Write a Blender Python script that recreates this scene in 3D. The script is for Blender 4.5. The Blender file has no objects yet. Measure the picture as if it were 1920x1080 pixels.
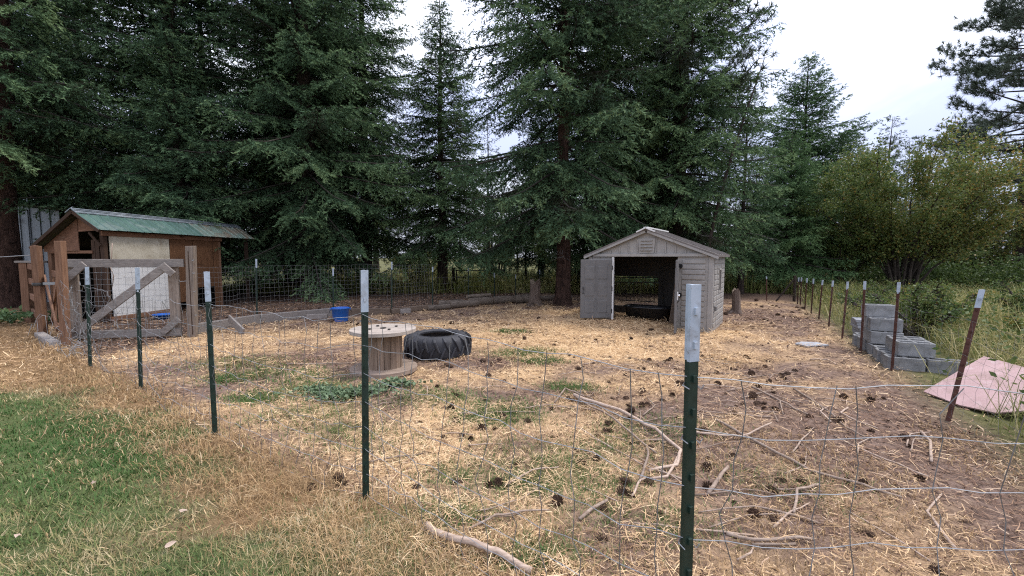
import bpy, bmesh, math, random
import numpy as np
from mathutils import Vector, Matrix, Euler

scene = bpy.context.scene
COL = scene.collection
PI = math.pi
R = math.radians

# ------------------------------------------------------------------ camera, sky, sun, exposure
cam_d = bpy.data.cameras.new('camera')
cam_d.sensor_width = 36.0
cam_d.lens = 15.0
cam_d.clip_start = 0.05
cam_d.clip_end = 2000.0
cam = bpy.data.objects.new('camera', cam_d)
COL.objects.link(cam)
cam.location = (0, 0, 1.65)
cam.rotation_euler = (R(90 - 4.147), 0, 0)
scene.camera = cam

SUN_EL, SUN_AZ = 58.0, 70.0          # azimuth clockwise from +Y
world = bpy.data.worlds.new('World')
scene.world = world
world.use_nodes = True
wn, wl = world.node_tree.nodes, world.node_tree.links
wn.clear()
wo = wn.new('ShaderNodeOutputWorld')
wb = wn.new('ShaderNodeBackground')
wb.inputs['Strength'].default_value = 0.105
sky = wn.new('ShaderNodeTexSky')
sky.sky_type = 'NISHITA'
sky.sun_disc = False
sky.sun_elevation = R(SUN_EL)
sky.sun_rotation = R(SUN_AZ)
sky.air_density = 1.0
sky.dust_density = 2.0
tc = wn.new('ShaderNodeTexCoord')
mp = wn.new('ShaderNodeMapping')
mp.inputs['Scale'].default_value = (1.0, 1.0, 2.2)
mp.inputs['Location'].default_value = (2.6, 1.9, 0.2)
n1 = wn.new('ShaderNodeTexNoise')
n1.inputs['Scale'].default_value = 2.1
n1.inputs['Detail'].default_value = 7.0
n1.inputs['Roughness'].default_value = 0.52
n1.inputs['Distortion'].default_value = 0.35
rp = wn.new('ShaderNodeValToRGB')
rp.color_ramp.elements[0].position = 0.42
rp.color_ramp.elements[0].color = (3.2, 3.5, 4.9, 1)
rp.color_ramp.elements[1].position = 0.70
rp.color_ramp.elements[1].color = (6.4, 6.6, 7.0, 1)
mx = wn.new('ShaderNodeMix')
mx.data_type = 'RGBA'
mx.inputs['Factor'].default_value = 0.86
wl.new(tc.outputs['Generated'], mp.inputs['Vector'])
wl.new(mp.outputs['Vector'], n1.inputs['Vector'])
wl.new(n1.outputs['Fac'], rp.inputs['Fac'])
wl.new(sky.outputs['Color'], mx.inputs[6])
sx_ = wn.new('ShaderNodeSeparateXYZ')
wl.new(tc.outputs['Generated'], sx_.inputs[0])
zc_ = wn.new('ShaderNodeMath'); zc_.operation = 'MAXIMUM'; zc_.inputs[1].default_value = 0.0
wl.new(sx_.outputs['Z'], zc_.inputs[0])
ov_ = wn.new('ShaderNodeMath'); ov_.operation = 'MULTIPLY_ADD'      # overcast sky: horizon 1, zenith 3
ov_.inputs[1].default_value = 1.5; ov_.inputs[2].default_value = 0.70
wl.new(zc_.outputs[0], ov_.inputs[0])
cm_ = wn.new('ShaderNodeVectorMath'); cm_.operation = 'SCALE'
wl.new(rp.outputs['Color'], cm_.inputs[0]); wl.new(ov_.outputs[0], cm_.inputs['Scale'])
wl.new(cm_.outputs[0], mx.inputs[7])
wl.new(mx.outputs[2], wb.inputs['Color'])
wl.new(wb.outputs['Background'], wo.inputs['Surface'])

sun_d = bpy.data.lights.new('sun', 'SUN')
sun_d.energy = 1.5
sun_d.angle = R(16)
sun_d.color = (1.0, 0.95, 0.87)
sun = bpy.data.objects.new('sun', sun_d)
COL.objects.link(sun)
sv = Vector((math.sin(R(SUN_AZ)) * math.cos(R(SUN_EL)), math.cos(R(SUN_AZ)) * math.cos(R(SUN_EL)), math.sin(R(SUN_EL))))
sun.rotation_euler = sv.to_track_quat('Z', 'Y').to_euler()
sun.location = sv * 60

vs = scene.view_settings
vs.view_transform = 'Standard'
vs.look = 'None'
vs.exposure = 1.22
vs.gamma = 1.0
vs.use_curve_mapping = False
cy = scene.cycles
cy.use_denoising = False
cy.filter_width = 1.15
cy.debug_use_spatial_splits = True
cy.max_bounces = 4
cy.diffuse_bounces = 2
cy.adaptive_threshold = 0.012
cy.glossy_bounces = 2
cy.transmission_bounces = 4
cy.caustics_reflective = False
cy.caustics_refractive = False

# ------------------------------------------------------------------ helpers
def gh(x, y):
    """height of the ground"""
    x = np.asarray(x, float); y = np.asarray(y, float)
    h = 0.018 * np.sin(1.3 * x + .5) * np.sin(1.1 * y + .3) + .010 * np.sin(3.1 * x + 2.0 * y) * np.sin(2.3 * y - 1.7 * x + 1.0)
    h = h + .15 * np.exp(-(((x - 1.9) / 1.9) ** 2 + ((y - 11.2) / 1.7) ** 2))
    h = h + .10 * np.exp(-(((x + 1.2) / 1.2) ** 2 + ((y - 2.1) / .55) ** 2))
    h = h + .008 * np.sin(9 * x + 1.3 * np.sin(7 * y)) * np.sin(8 * y + 1.1 * np.sin(5 * x)) + .006 * np.sin(17 * x + 2 * np.sin(11 * y)) * np.sin(15 * y + 2 * np.sin(13 * x))
    return h

def g(x, y, up=0.0):
    return Vector((x, y, float(gh(x, y)) + up))

def W(o):
    m = o.matrix_basis.copy()
    while o.parent is not None:
        o = o.parent
        m = o.matrix_basis @ m
    return m

def tag(o, label=None, cat=None, group=None, kind=None):
    if label: o['label'] = label
    if cat: o['category'] = cat
    if group: o['group'] = group
    if kind: o['kind'] = kind
    return o

def thing(name, label, cat, loc=(0, 0, 0), rz=0.0, group=None):
    o = bpy.data.objects.new(name, None)
    o.empty_display_size = .1
    COL.objects.link(o)
    o.location = loc
    o.rotation_euler = (0, 0, rz)
    return tag(o, label, cat, group)

def copy_tree(o, parent=None):
    c = o.copy()
    COL.objects.link(c)
    c.parent = parent
    for ch in list(o.children):
        copy_tree(ch, c)
    return c

class MB:
    def __init__(s):
        s.v = []; s.f = []
    def add(s, vs_, fs_):
        b = len(s.v)
        s.v += [tuple(p) for p in vs_]
        s.f += [tuple(i + b for i in f) for f in fs_]
        return s
    def box(s, c, d, rot=None):
        x, y, z = d[0] / 2, d[1] / 2, d[2] / 2
        vs_ = [Vector(p) for p in ((-x, -y, -z), (x, -y, -z), (x, y, -z), (-x, y, -z), (-x, -y, z), (x, -y, z), (x, y, z), (-x, y, z))]
        if rot is not None:
            vs_ = [rot @ p for p in vs_]
        c = Vector(c)
        return s.add([p + c for p in vs_], [(0, 3, 2, 1), (4, 5, 6, 7), (0, 1, 5, 4), (1, 2, 6, 5), (2, 3, 7, 6), (3, 0, 4, 7)])
    def bar(s, a, b, w, h, up=(0, 0, 1)):
        """box from a to b, w sideways, h along 'up'"""
        a = Vector(a); b = Vector(b); t = (b - a)
        L = t.length; t.normalize()
        sd = t.cross(Vector(up)); sd.normalize()
        u = sd.cross(t)
        m = Matrix((t, sd, u)).transposed()
        return s.box((a + b) / 2, (L, w, h), m)
    def tube(s, pts, rad, n=6, cap=True):
        pts = [Vector(p) for p in pts]
        if not hasattr(rad, '__len__'):
            rad = [rad] * len(pts)
        vs_ = []; fs_ = []
        t0 = (pts[1] - pts[0]).normalized()
        ref = Vector((0, 0, 1)) if abs(t0.z) < .9 else Vector((1, 0, 0))
        for i, p in enumerate(pts):
            t = (pts[min(i + 1, len(pts) - 1)] - pts[max(i - 1, 0)]).normalized()
            u = t.cross(ref).normalized(); w = t.cross(u)
            for k in range(n):
                a = 2 * PI * k / n
                vs_.append(p + (u * math.cos(a) + w * math.sin(a)) * rad[i])
        for i in range(len(pts) - 1):
            for k in range(n):
                k2 = (k + 1) % n
                fs_.append((i * n + k, i * n + k2, (i + 1) * n + k2, (i + 1) * n + k))
        if cap:
            fs_.append(tuple(range(n)))
            fs_.append(tuple(reversed(range((len(pts) - 1) * n, len(pts) * n))))
        return s.add(vs_, fs_)
    def lathe(s, prof, n=32, c=(0, 0, 0), closed=False, a0=0.0, a1=2 * PI):
        vs_ = []; fs_ = []
        full = abs(a1 - a0 - 2 * PI) < 1e-6
        m = n if full else n + 1
        for r, z in prof:
            for k in range(m):
                a = a0 + (a1 - a0) * k / n
                vs_.append((c[0] + r * math.cos(a), c[1] + r * math.sin(a), c[2] + z))
        P = len(prof)
        rng_ = P if closed else P - 1
        for i in range(rng_):
            j = (i + 1) % P
            for k in range(n):
                k2 = (k + 1) % m
                fs_.append((i * m + k, i * m + k2, j * m + k2, j * m + k))
        return s.add(vs_, fs_)
    def prism(s, poly, o, ux, uy, th):
        """polygon in the plane o + a*ux + b*uy, extruded by th along ux x uy"""
        o = Vector(o); ux = Vector(ux); uy = Vector(uy); nz = ux.cross(uy).normalized() * th
        n = len(poly)
        a = [o + ux * p[0] + uy * p[1] for p in poly]
        b = [p + nz for p in a]
        fs_ = [tuple(reversed(range(n))), tuple(range(n, 2 * n))]
        for i in range(n):
            j = (i + 1) % n
            fs_.append((i, j, n + j, n + i))
        return s.add(a + b, fs_)
    def mesh(s, name, m, smooth=False):
        me = bpy.data.meshes.new(name)
        me.from_pydata(s.v, [], s.f)
        me.validate()
        bm = bmesh.new(); bm.from_mesh(me)
        bmesh.ops.recalc_face_normals(bm, faces=bm.faces)
        bm.to_mesh(me); bm.free()
        if smooth:
            me.polygons.foreach_set('use_smooth', [True] * len(me.polygons))
        if m: me.materials.append(m)
        return me
    def build(s, name, m, parent=None, smooth=False, bevel=0.0, world=False, label=None):
        me = s.mesh(name, m, smooth)
        if world and parent is not None:
            me.transform(W(parent).inverted())
        o = bpy.data.objects.new(name, me)
        COL.objects.link(o)
        o.parent = parent
        if bevel:
            b = o.modifiers.new('bevel', 'BEVEL')
            b.width = bevel; b.segments = 2; b.limit_method = 'ANGLE'
            b.harden_normals = False
        if label: o['label'] = label
        return o

def mesh_obj(name, me, parent=None, loc=None, rz=0.0, rot=None, scale=None):
    o = bpy.data.objects.new(name, me)
    COL.objects.link(o)
    o.parent = parent
    if loc is not None: o.location = loc
    if rot is not None: o.rotation_euler = rot
    else: o.rotation_euler = (0, 0, rz)
    if scale is not None: o.scale = scale
    return o

def np_mesh(name, V, T, m, tone=None, smooth=False, attrs=None):
    """mesh from numpy arrays; T is (n,3) or (n,4)"""
    V = np.ascontiguousarray(V, dtype=np.float32); T = np.ascontiguousarray(T, dtype=np.int32)
    k = T.shape[1]
    me = bpy.data.meshes.new(name)
    me.vertices.add(len(V)); me.vertices.foreach_set('co', V.ravel())
    me.loops.add(T.size); me.loops.foreach_set('vertex_index', T.ravel())
    me.polygons.add(len(T))
    me.polygons.foreach_set('loop_start', np.arange(0, T.size, k, dtype=np.int32))
    me.polygons.foreach_set('loop_total', np.full(len(T), k, dtype=np.int32))
    me.polygons.foreach_set('use_smooth', np.full(len(T), smooth))
    if tone is not None:
        at = me.attributes.new('tone', 'FLOAT', 'POINT')
        at.data.foreach_set('value', np.ascontiguousarray(tone, dtype=np.float32))
    if attrs:
        for nm, arr in attrs.items():
            at = me.attributes.new(nm, 'FLOAT', 'POINT')
            at.data.foreach_set('value', np.ascontiguousarray(arr, dtype=np.float32))
    me.update(calc_edges=True)
    if m: me.materials.append(m)
    return me

def nrm(a):
    return a / (np.linalg.norm(a, axis=-1, keepdims=True) + 1e-9)

# ------------------------------------------------------------------ materials
class NT:
    def __init__(s, name):
        s.m = bpy.data.materials.new(name); s.m.use_nodes = True
        s.t = s.m.node_tree; s.n = s.t.nodes; s.l = s.t.links
        s.n.clear()
        s.out = s.n.new('ShaderNodeOutputMaterial')
    def new(s, t, **kw):
        x = s.n.new(t)
        for k, v in kw.items(): setattr(x, k, v)
        return x
    def link(s, a, b): s.l.new(a, b)
    def coords(s, scale=(1, 1, 1), kind='Object', loc=(0, 0, 0), rot=(0, 0, 0)):
        c = s.new('ShaderNodeTexCoord'); m = s.new('ShaderNodeMapping')
        m.inputs['Scale'].default_value = scale
        m.inputs['Location'].default_value = loc
        m.inputs['Rotation'].default_value = rot
        s.link(c.outputs[kind], m.inputs['Vector'])
        return m.outputs['Vector']
    def noise(s, vec, scale, detail=5, rough=.55, dist=0.0):
        x = s.new('ShaderNodeTexNoise')
        x.inputs['Scale'].default_value = scale; x.inputs['Detail'].default_value = detail
        x.inputs['Roughness'].default_value = rough; x.inputs['Distortion'].default_value = dist
        s.link(vec, x.inputs['Vector'])
        return x.outputs['Fac']
    def ramp(s, fac, stops):
        x = s.new('ShaderNodeValToRGB')
        e = x.color_ramp.elements
        while len(e) < len(stops): e.new(.5)
        for i, (p, c) in enumerate(stops):
            e[i].position = p
            e[i].color = (*c, 1) if hasattr(c, '__len__') else (c, c, c, 1)
        s.link(fac, x.inputs['Fac'])
        return x.outputs['Color']
    def mix(s, fac, a, b, mode='MIX'):
        x = s.new('ShaderNodeMix'); x.data_type = 'RGBA'; x.blend_type = mode
        for sock, v in ((x.inputs[0], fac), (x.inputs[6], a), (x.inputs[7], b)):
            if isinstance(v, (int, float)): sock.default_value = v if sock == x.inputs[0] else (v, v, v, 1)
            elif isinstance(v, tuple): sock.default_value = (*v, 1) if len(v) == 3 else v
            else: s.link(v, sock)
        return x.outputs[2]
    def math(s, op, a, b=0.0, clamp=False):
        x = s.new('ShaderNodeMath'); x.operation = op; x.use_clamp = clamp
        for sock, v in ((x.inputs[0], a), (x.inputs[1], b)):
            if isinstance(v, (int, float)): sock.default_value = v
            else: s.link(v, sock)
        return x.outputs[0]
    def attr(s, name):
        x = s.new('ShaderNodeAttribute'); x.attribute_name = name
        return x.outputs['Fac']
    def bump(s, h, strength=.3, dist=.01):
        x = s.new('ShaderNodeBump')
        x.inputs['Strength'].default_value = strength; x.inputs['Distance'].default_value = dist
        s.link(h, x.inputs['Height'])
        return x.outputs['Normal']
    def rand(s):
        return s.new('ShaderNodeObjectInfo').outputs['Random']
    def principled(s, color, rough=.85, spec=.25, metal=0.0, normal=None):
        b = s.new('ShaderNodeBsdfPrincipled')
        if isinstance(color, tuple): b.inputs['Base Color'].default_value = (*color, 1)
        else: s.link(color, b.inputs['Base Color'])
        if isinstance(rough, (int, float)): b.inputs['Roughness'].default_value = rough
        else: s.link(rough, b.inputs['Roughness'])
        b.inputs['Specular IOR Level'].default_value = spec
        b.inputs['Metallic'].default_value = metal
        if normal is not None: s.link(normal, b.inputs['Normal'])
        s.link(b.outputs['BSDF'], s.out.inputs['Surface'])
        return b

def surf(name, c1, c2, scale=6, stretch=(1, 1, 1), rough=.85, spec=.25, metal=0.0, bump=.3, bscale=40, bdist=.004, stain=None, vary=.15, detail=6, lo=.3, hi=.7):
    """two-tone noise surface, optional stains [(colour, scale, threshold, amount)], tint varied per object"""
    t = NT(name)
    v = t.coords(stretch)
    n = t.noise(v, scale, detail, .6, .3)
    col = t.ramp(n, [(lo, c1), (hi, c2)])
    v2 = t.coords((1, 1, 1), loc=(3.1, 1.7, .4))
    for (sc, ss, th, am) in (stain or []):
        sn = t.noise(v2, ss, 5, .65, .6)
        f = t.ramp(sn, [(th, 0.0), (min(1, th + .12), am)])
        col = t.mix(f, col, sc)
    if vary:
        k = t.math('MULTIPLY_ADD', t.rand(), 2 * vary)
        t.n[-1].inputs[2].default_value = 1 - vary
        mul = t.new('ShaderNodeVectorMath'); mul.operation = 'SCALE'
        t.link(col, mul.inputs[0]); t.link(k, mul.inputs['Scale'])
        col = mul.outputs[0]
    fine = t.noise(v, bscale, 4, .6)
    nm = t.bump(fine, bump, bdist) if bump else None
    rv = t.ramp(n, [(0.2, max(.05, rough - .08)), (.8, min(1, rough + .08))])
    t.principled(col, rv, spec, metal, nm)
    return t.m

def wood(name, c1, c2, axis='z', scale=3.0, rough=.88, vary=.18, stain=None, bump=.45):
    st = {'x': (1, 14, 14), 'y': (14, 1, 14), 'z': (14, 14, 1)}[axis]
    return surf(name, c1, c2, scale, st, rough, .15, 0, bump, scale * 4, .003, stain, vary, 7, .28, .72)

def leaf_mat(name, stops, trans=.22, rough=.6, spec=.15, vary=.12, nscale=.7, olive=0.0):
    t = NT(name)
    tone = t.attr('tone')
    col = t.ramp(tone, stops)
    k = t.math('MULTIPLY_ADD', t.rand(), 2 * vary)
    t.n[-1].inputs[2].default_value = 1 - vary
    mul = t.new('ShaderNodeVectorMath'); mul.operation = 'SCALE'
    t.link(col, mul.inputs[0]); t.link(k, mul.inputs['Scale'])
    col = mul.outputs[0]
    if olive:
        col = t.mix(t.math('MULTIPLY', t.math('FRACT', t.math('MULTIPLY', t.rand(), 7.3)), olive), col, t.mix(1.0, col, (1.35, 1.05, .62), 'MULTIPLY'))
    b = t.principled(col, rough, spec)
    if trans:
        tr = t.new('ShaderNodeBsdfTranslucent'); t.link(col, tr.inputs['Color'])
        ms = t.new('ShaderNodeMixShader'); ms.inputs[0].default_value = trans
        t.link(b.outputs['BSDF'], ms.inputs[1]); t.link(tr.outputs['BSDF'], ms.inputs[2])
        t.link(ms.outputs['Shader'], t.out.inputs['Surface'])
    return t.m

MT = {}
MT['post_green'] = surf('painted_green_steel', (.006, .018, .013), (.012, .03, .021), 12, rough=.5, spec=.4, bump=.1, stain=[((.10, .05, .03), 9, .62, .5)], vary=.1)
MT['post_white'] = surf('white_post_paint', (.30, .36, .42), (.42, .47, .53), 10, rough=.55, spec=.3, bump=.1, stain=[((.10, .075, .055), 22, .60, .75), ((.22, .23, .24), 9, .52, .6)], vary=.05)
MT['post_rust'] = surf('rusty_red_steel', (.055, .024, .018), (.095, .044, .032), 14, rough=.85, spec=.2, bump=.3, stain=[((.03, .018, .014), 18, .55, .7)], vary=.2)
MT['wire'] = surf('galvanised_wire', (.19, .195, .195), (.34, .345, .345), 9, rough=.5, spec=.5, metal=.35, bump=0, stain=[((.16, .10, .07), 4, .6, .6)], vary=.12)
MT['wire_stay'] = surf('dull_stay_wire', (.10, .10, .10), (.21, .21, .205), 9, rough=.6, spec=.4, metal=.3, bump=0, stain=[((.11, .07, .05), 4, .55, .6)], vary=.15)
MT['wire_dark'] = surf('weathered_wire', (.10, .10, .10), (.19, .19, .185), 7, rough=.6, spec=.4, metal=.3, bump=0, vary=.1)
MT['wood_red_z'] = wood('red_stained_post', (.125, .064, .038), (.235, .135, .085), 'z', 3, vary=.15, stain=[((.07, .035, .022), 5, .6, .7)])
MT['wood_red_x'] = wood('red_stained_board', (.12, .06, .036), (.225, .125, .078), 'x', 3, vary=.2, stain=[((.08, .04, .025), 5, .6, .7)])
MT['wood_grey_z'] = wood('weathered_grey_post', (.13, .105, .085), (.29, .235, .19), 'z', 3, vary=.12, stain=[((.09, .055, .035), 4, .58, .6)])
MT['wood_grey_x'] = wood('weathered_grey_board', (.15, .13, .115), (.31, .275, .245), 'x', 3, vary=.15, stain=[((.09, .065, .05), 4, .6, .5)])
MT['wood_brown_x'] = wood('old_brown_plank', (.10, .072, .052), (.20, .15, .112), 'x', 3, vary=.2, stain=[((.05, .04, .03), 5, .58, .6)])
MT['ply'] = surf('weathered_plywood', (.12, .062, .038), (.235, .125, .08), 4, (1, 2, 9), .85, .2, 0, .3, 40, .002, [((.30, .22, .17), 6, .6, .45), ((.05, .028, .018), 4, .62, .6)], .12)
MT['ply_orange'] = surf('orange_brown_plywood', (.090, .042, .020), (.145, .072, .036), 3, (8, 1, 1.2), .8, .2, 0, .25, 40, .002, [((.04, .02, .012), 3, .58, .6)], .08)
MT['panel_white'] = surf('whitewashed_panel', (.52, .51, .49), (.66, .655, .64), 3, (1, 1, 1), .75, .25, 0, .15, 30, .002, [((.34, .29, .23), 3.5, .60, .45), ((.42, .40, .36), 11, .60, .4)], .04)
MT['panel_cream'] = surf('cream_stained_panel', (.36, .32, .24), (.50, .46, .37), 3, (1, 1, 1), .75, .25, 0, .15, 30, .002, [((.24, .19, .13), 4, .56, .5)], .04)
MT['dark_wood'] = wood('dark_barn_board', (.035, .022, .016), (.075, .045, .03), 'z', 3, vary=.2)
MT['roof_green'] = surf('green_painted_roof_steel', (.062, .122, .100), (.10, .17, .142), 2.2, (1, 1, 1), .42, .45, .15, .12, 20, .002, [((.22, .26, .24), 2.3, .52, .5), ((.17, .10, .06), 3.0, .64, .5)], .10)
MT['roof_rust'] = surf('rust_streaked_roof_steel', (.13, .20, .16), (.22, .25, .21), 2.6, (1, 1, 1), .55, .35, .1, .15, 20, .002, [((.19, .115, .07), 2.2, .46, .6), ((.10, .05, .03), 6, .58, .6)], .12)
MT['roof_ridge'] = surf('blue_grey_ridge_steel', (.13, .155, .175), (.24, .265, .285), 3, (1, 1, 1), .42, .45, .2, .1, 20, .002, [((.07, .06, .05), 5, .62, .6)], .06)
MT['shingle'] = surf('mossy_dark_roofing', (.030, .032, .022), (.085, .08, .055), 14, (1, 1, 1), .95, .1, 0, .8, 60, .01, [((.05, .07, .02), 6, .55, .7)], .1)
MT['siding_steel'] = surf('grey_corrugated_steel', (.21, .235, .26), (.32, .345, .37), 1.5, (1, 1, .4), .45, .4, .3, .1, 30, .002, [((.14, .12, .10), 3, .62, .5)], .06)
MT['gap_shade'] = surf('interior_shade', (.010, .009, .008), (.022, .019, .016), 5, rough=.95, spec=.1, bump=.2)  # near-black: shade of interiors and openings put into the colour
MT['shed'] = surf('taupe_plastic', (.255, .24, .22), (.315, .297, .275), 5, (1, 1, 1), .6, .3, 0, .12, 120, .001, [((.19, .165, .135), 3.5, .54, .5), ((.34, .325, .30), 9, .62, .4), ((.13, .10, .075), 16, .66, .5)], .03)
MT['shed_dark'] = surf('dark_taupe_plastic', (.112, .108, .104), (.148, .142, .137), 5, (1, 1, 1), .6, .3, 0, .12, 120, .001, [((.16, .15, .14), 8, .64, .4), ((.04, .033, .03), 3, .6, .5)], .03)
MT['shed_roof'] = surf('brown_grey_roof_plastic', (.12, .105, .095), (.17, .15, .138), 5, rough=.6, bump=.15, stain=[((.07, .055, .04), 7, .55, .6)], vary=.03)
MT['shed_trim'] = surf('pale_ridge_plastic', (.55, .54, .52), (.68, .67, .65), 6, rough=.55, bump=.1, vary=.03)
MT['shed_shade'] = surf('taupe_plastic_shaded', (.034, .031, .028), (.05, .045, .041), 4, rough=.75, bump=.15, vary=.05)  # darker copy of the shed plastic, inside shade put into its colour
MT['black_plastic'] = surf('black_plastic', (.008, .008, .009), (.016, .016, .017), 6, rough=.32, spec=.5, bump=.1, stain=[((.05, .045, .04), 6, .62, .4)], vary=.05)
MT['steel_dark'] = surf('dark_steel', (.03, .03, .03), (.06, .058, .055), 8, rough=.5, spec=.4, metal=.5, bump=.1)
MT['chrome'] = surf('bright_latch_steel', (.5, .5, .5), (.65, .65, .65), 8, rough=.3, spec=.5, metal=.9, bump=0)
MT['glass_dark'] = surf('dark_window_glass', (.012, .013, .014), (.02, .02, .021), 3, rough=.12, spec=.6, bump=0)
MT['rubber'] = surf('weathered_tyre_rubber', (.026, .026, .029), (.052, .052, .057), 5, rough=.7, spec=.3, bump=.25, bscale=60, stain=[((.10, .085, .07), 7, .60, .45), ((.055, .055, .06), 3, .55, .6)], vary=.10)
MT['bucket'] = surf('blue_bucket_plastic', (.010, .085, .36), (.016, .125, .47), 3, rough=.45, spec=.4, bump=.06, stain=[((.10, .14, .22), 6, .55, .5), ((.16, .13, .10), 12, .62, .5)], vary=.05)
MT['concrete'] = surf('grey_concrete', (.15, .15, .148), (.27, .27, .265), 7, rough=.95, spec=.1, bump=.7, bscale=70, bdist=.006, stain=[((.12, .125, .11), 5, .55, .6), ((.42, .42, .41), 9, .62, .5)], vary=.14)
MT['pavers'] = surf('old_concrete_slab', (.22, .225, .24), (.33, .335, .35), 9, rough=.95, spec=.1, bump=.6, bscale=60, vary=.12)
MT['pink'] = surf('faded_pink_board', (.36, .235, .225), (.46, .315, .30), 2.5, rough=.75, spec=.2, bump=.1, stain=[((.24, .17, .14), 3, .50, .6), ((.50, .40, .385), 9, .56, .5), ((.16, .11, .085), 14, .62, .6)], vary=.02)
MT['cone'] = surf('brown_pine_cone', (.040, .025, .018), (.115, .072, .048), 30, rough=.9, spec=.1, bump=.3, vary=.3)
MT['stick'] = wood('bare_grey_stick', (.20, .14, .105), (.42, .33, .26), 'x', 5, vary=.3, stain=[((.12, .075, .05), 6, .58, .6)])
MT['log'] = surf('weathered_log', (.09, .07, .055), (.21, .17, .135), 4, (1, 9, 9), .92, .1, 0, .7, 24, .012, [((.05, .04, .03), 5, .58, .7)], .15)
MT['log_end'] = surf('cut_log_end', (.17, .125, .085), (.28, .22, .16), 6, rough=.92, bump=.5, stain=[((.10, .07, .05), 8, .55, .6)])
MT['stump'] = surf('stump_bark', (.095, .065, .048), (.20, .155, .125), 3, (8, 8, 1), .93, .1, 0, .9, 14, .02, [((.06, .035, .025), 4, .55, .7), ((.16, .085, .05), 7, .62, .5)], .1)
MT['bark'] = surf('dark_fir_bark', (.022, .017, .014), (.062, .046, .038), 2.2, (7, 7, 1), .95, .1, 0, 1.0, 9, .03, [((.05, .055, .045), 6, .62, .5)], .15)
MT['bark_red'] = surf('red_brown_bark', (.034, .021, .017), (.105, .062, .047), 2.2, (8, 8, 1), .95, .1, 0, 1.0, 9, .04, [((.025, .016, .013), 5, .52, .8)], .08)
MT['limb'] = surf('conifer_limb_bark', (.03, .025, .021), (.07, .06, .052), 8, rough=.95, spec=.1, bump=.3, vary=.1)
MT['dead_twig'] = surf('dead_grey_twig', (.10, .095, .085), (.19, .18, .165), 8, rough=.95, spec=.1, bump=0, vary=.1)
MT['stem'] = surf('shrub_stem', (.035, .028, .023), (.085, .07, .058), 6, rough=.92, spec=.1, bump=.2, vary=.15)
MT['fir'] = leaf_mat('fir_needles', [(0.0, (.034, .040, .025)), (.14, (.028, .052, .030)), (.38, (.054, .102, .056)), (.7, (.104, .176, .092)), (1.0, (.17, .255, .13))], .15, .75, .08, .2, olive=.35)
MT['fir_green'] = leaf_mat('young_fir_needles', [(0.0, (.038, .074, .032)), (.5, (.090, .158, .064)), (1.0, (.17, .255, .105))], .15, .75, .08)
MT['fir_far'] = leaf_mat('distant_fir_needles', [(0.0, (.032, .054, .040)), (.5, (.06, .096, .066)), (1.0, (.11, .155, .10))], .2, .7, .1, .25, olive=.6)
MT['pine'] = leaf_mat('pine_needles', [(0.0, (.045, .062, .044)), (.5, (.09, .118, .080)), (1.0, (.16, .195, .135))], .15, .55, .25)
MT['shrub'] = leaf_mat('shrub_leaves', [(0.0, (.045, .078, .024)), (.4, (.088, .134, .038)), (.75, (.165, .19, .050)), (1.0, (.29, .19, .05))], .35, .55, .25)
MT['fern'] = leaf_mat('green_weed_leaves', [(0.0, (.045, .085, .035)), (.6, (.09, .15, .06)), (1.0, (.16, .22, .10))], .3, .55, .25)
MT['sage'] = leaf_mat('grey_green_weed_leaves', [(0.0, (.075, .115, .06)), (.6, (.14, .195, .105)), (1.0, (.23, .29, .18))], .25, .6, .2)
MT['lawn'] = leaf_mat('lawn_blades', [(0.0, (.060, .122, .032)), (.32, (.115, .17, .055)), (.52, (.17, .19, .07)), (.72, (.34, .27, .13)), (1.0, (.56, .46, .28))], .25, .6, .15, .0, 2.2)
MT['dry'] = leaf_mat('dry_grass_blades', [(0.0, (.15, .105, .055)), (.3, (.30, .20, .105)), (.6, (.46, .30, .15)), (.85, (.60, .43, .24)), (1.0, (.70, .56, .37))], .25, .6, .15, .0, 1.5)
MT['straw'] = leaf_mat('straw_stalks', [(0.0, (.14, .085, .058)), (.3, (.36, .225, .125)), (.65, (.64, .435, .235)), (1.0, (.82, .62, .38))], .15, .55, .2, .0, 1.5)
MT['litter'] = leaf_mat('brown_needle_litter', [(0.0, (.05, .03, .022)), (.45, (.15, .088, .06)), (.8, (.34, .21, .13)), (1.0, (.52, .38, .26))], .05, .7, .1, .0, 1.5)
MT['weeds'] = leaf_mat('rough_weed_blades', [(0.0, (.085, .115, .03)), (.4, (.18, .195, .06)), (.75, (.36, .32, .13)), (1.0, (.54, .45, .25))], .3, .6, .15, .0, .5)
MT['bright_patch'] = surf('bright_patch_white', (.68, .69, .70), (.80, .80, .80), 4, rough=.45, spec=.4, bump=.5, bscale=12, bdist=.02, vary=.02)  # white standing in for bright patches behind the brown posts

# ------------------------------------------------------------------ the lie of the land (zones)
FENCE = [(-8.35, 7.87), (-6.45, 6.42), (-4.64, 5.23), (-2.74, 3.83), (-.97, 2.72), (.59, 1.36), (3.4, 1.30)]
RFENCE = [(3.2, 1.9), (4.39, 4.19), (5.45, 6.02), (5.94, 7.17), (6.65, 8.5), (7.44, 9.93), (8.13, 11.22), (8.59, 12.17), (9.17, 13.28), (9.82, 14.46), (10.06, 14.96), (10.54, 15.87)]
BACK = [(-6.62, 8.73), (-6.43, 10.67), (-5.13, 12.17), (-3.49, 12.30), (-2.54, 13.56), (-1.54, 14.96), (-.64, 15.49), (.14, 16.26), (1.7, 18.57), (6.0, 17.4), (10.54, 15.87)]

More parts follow.
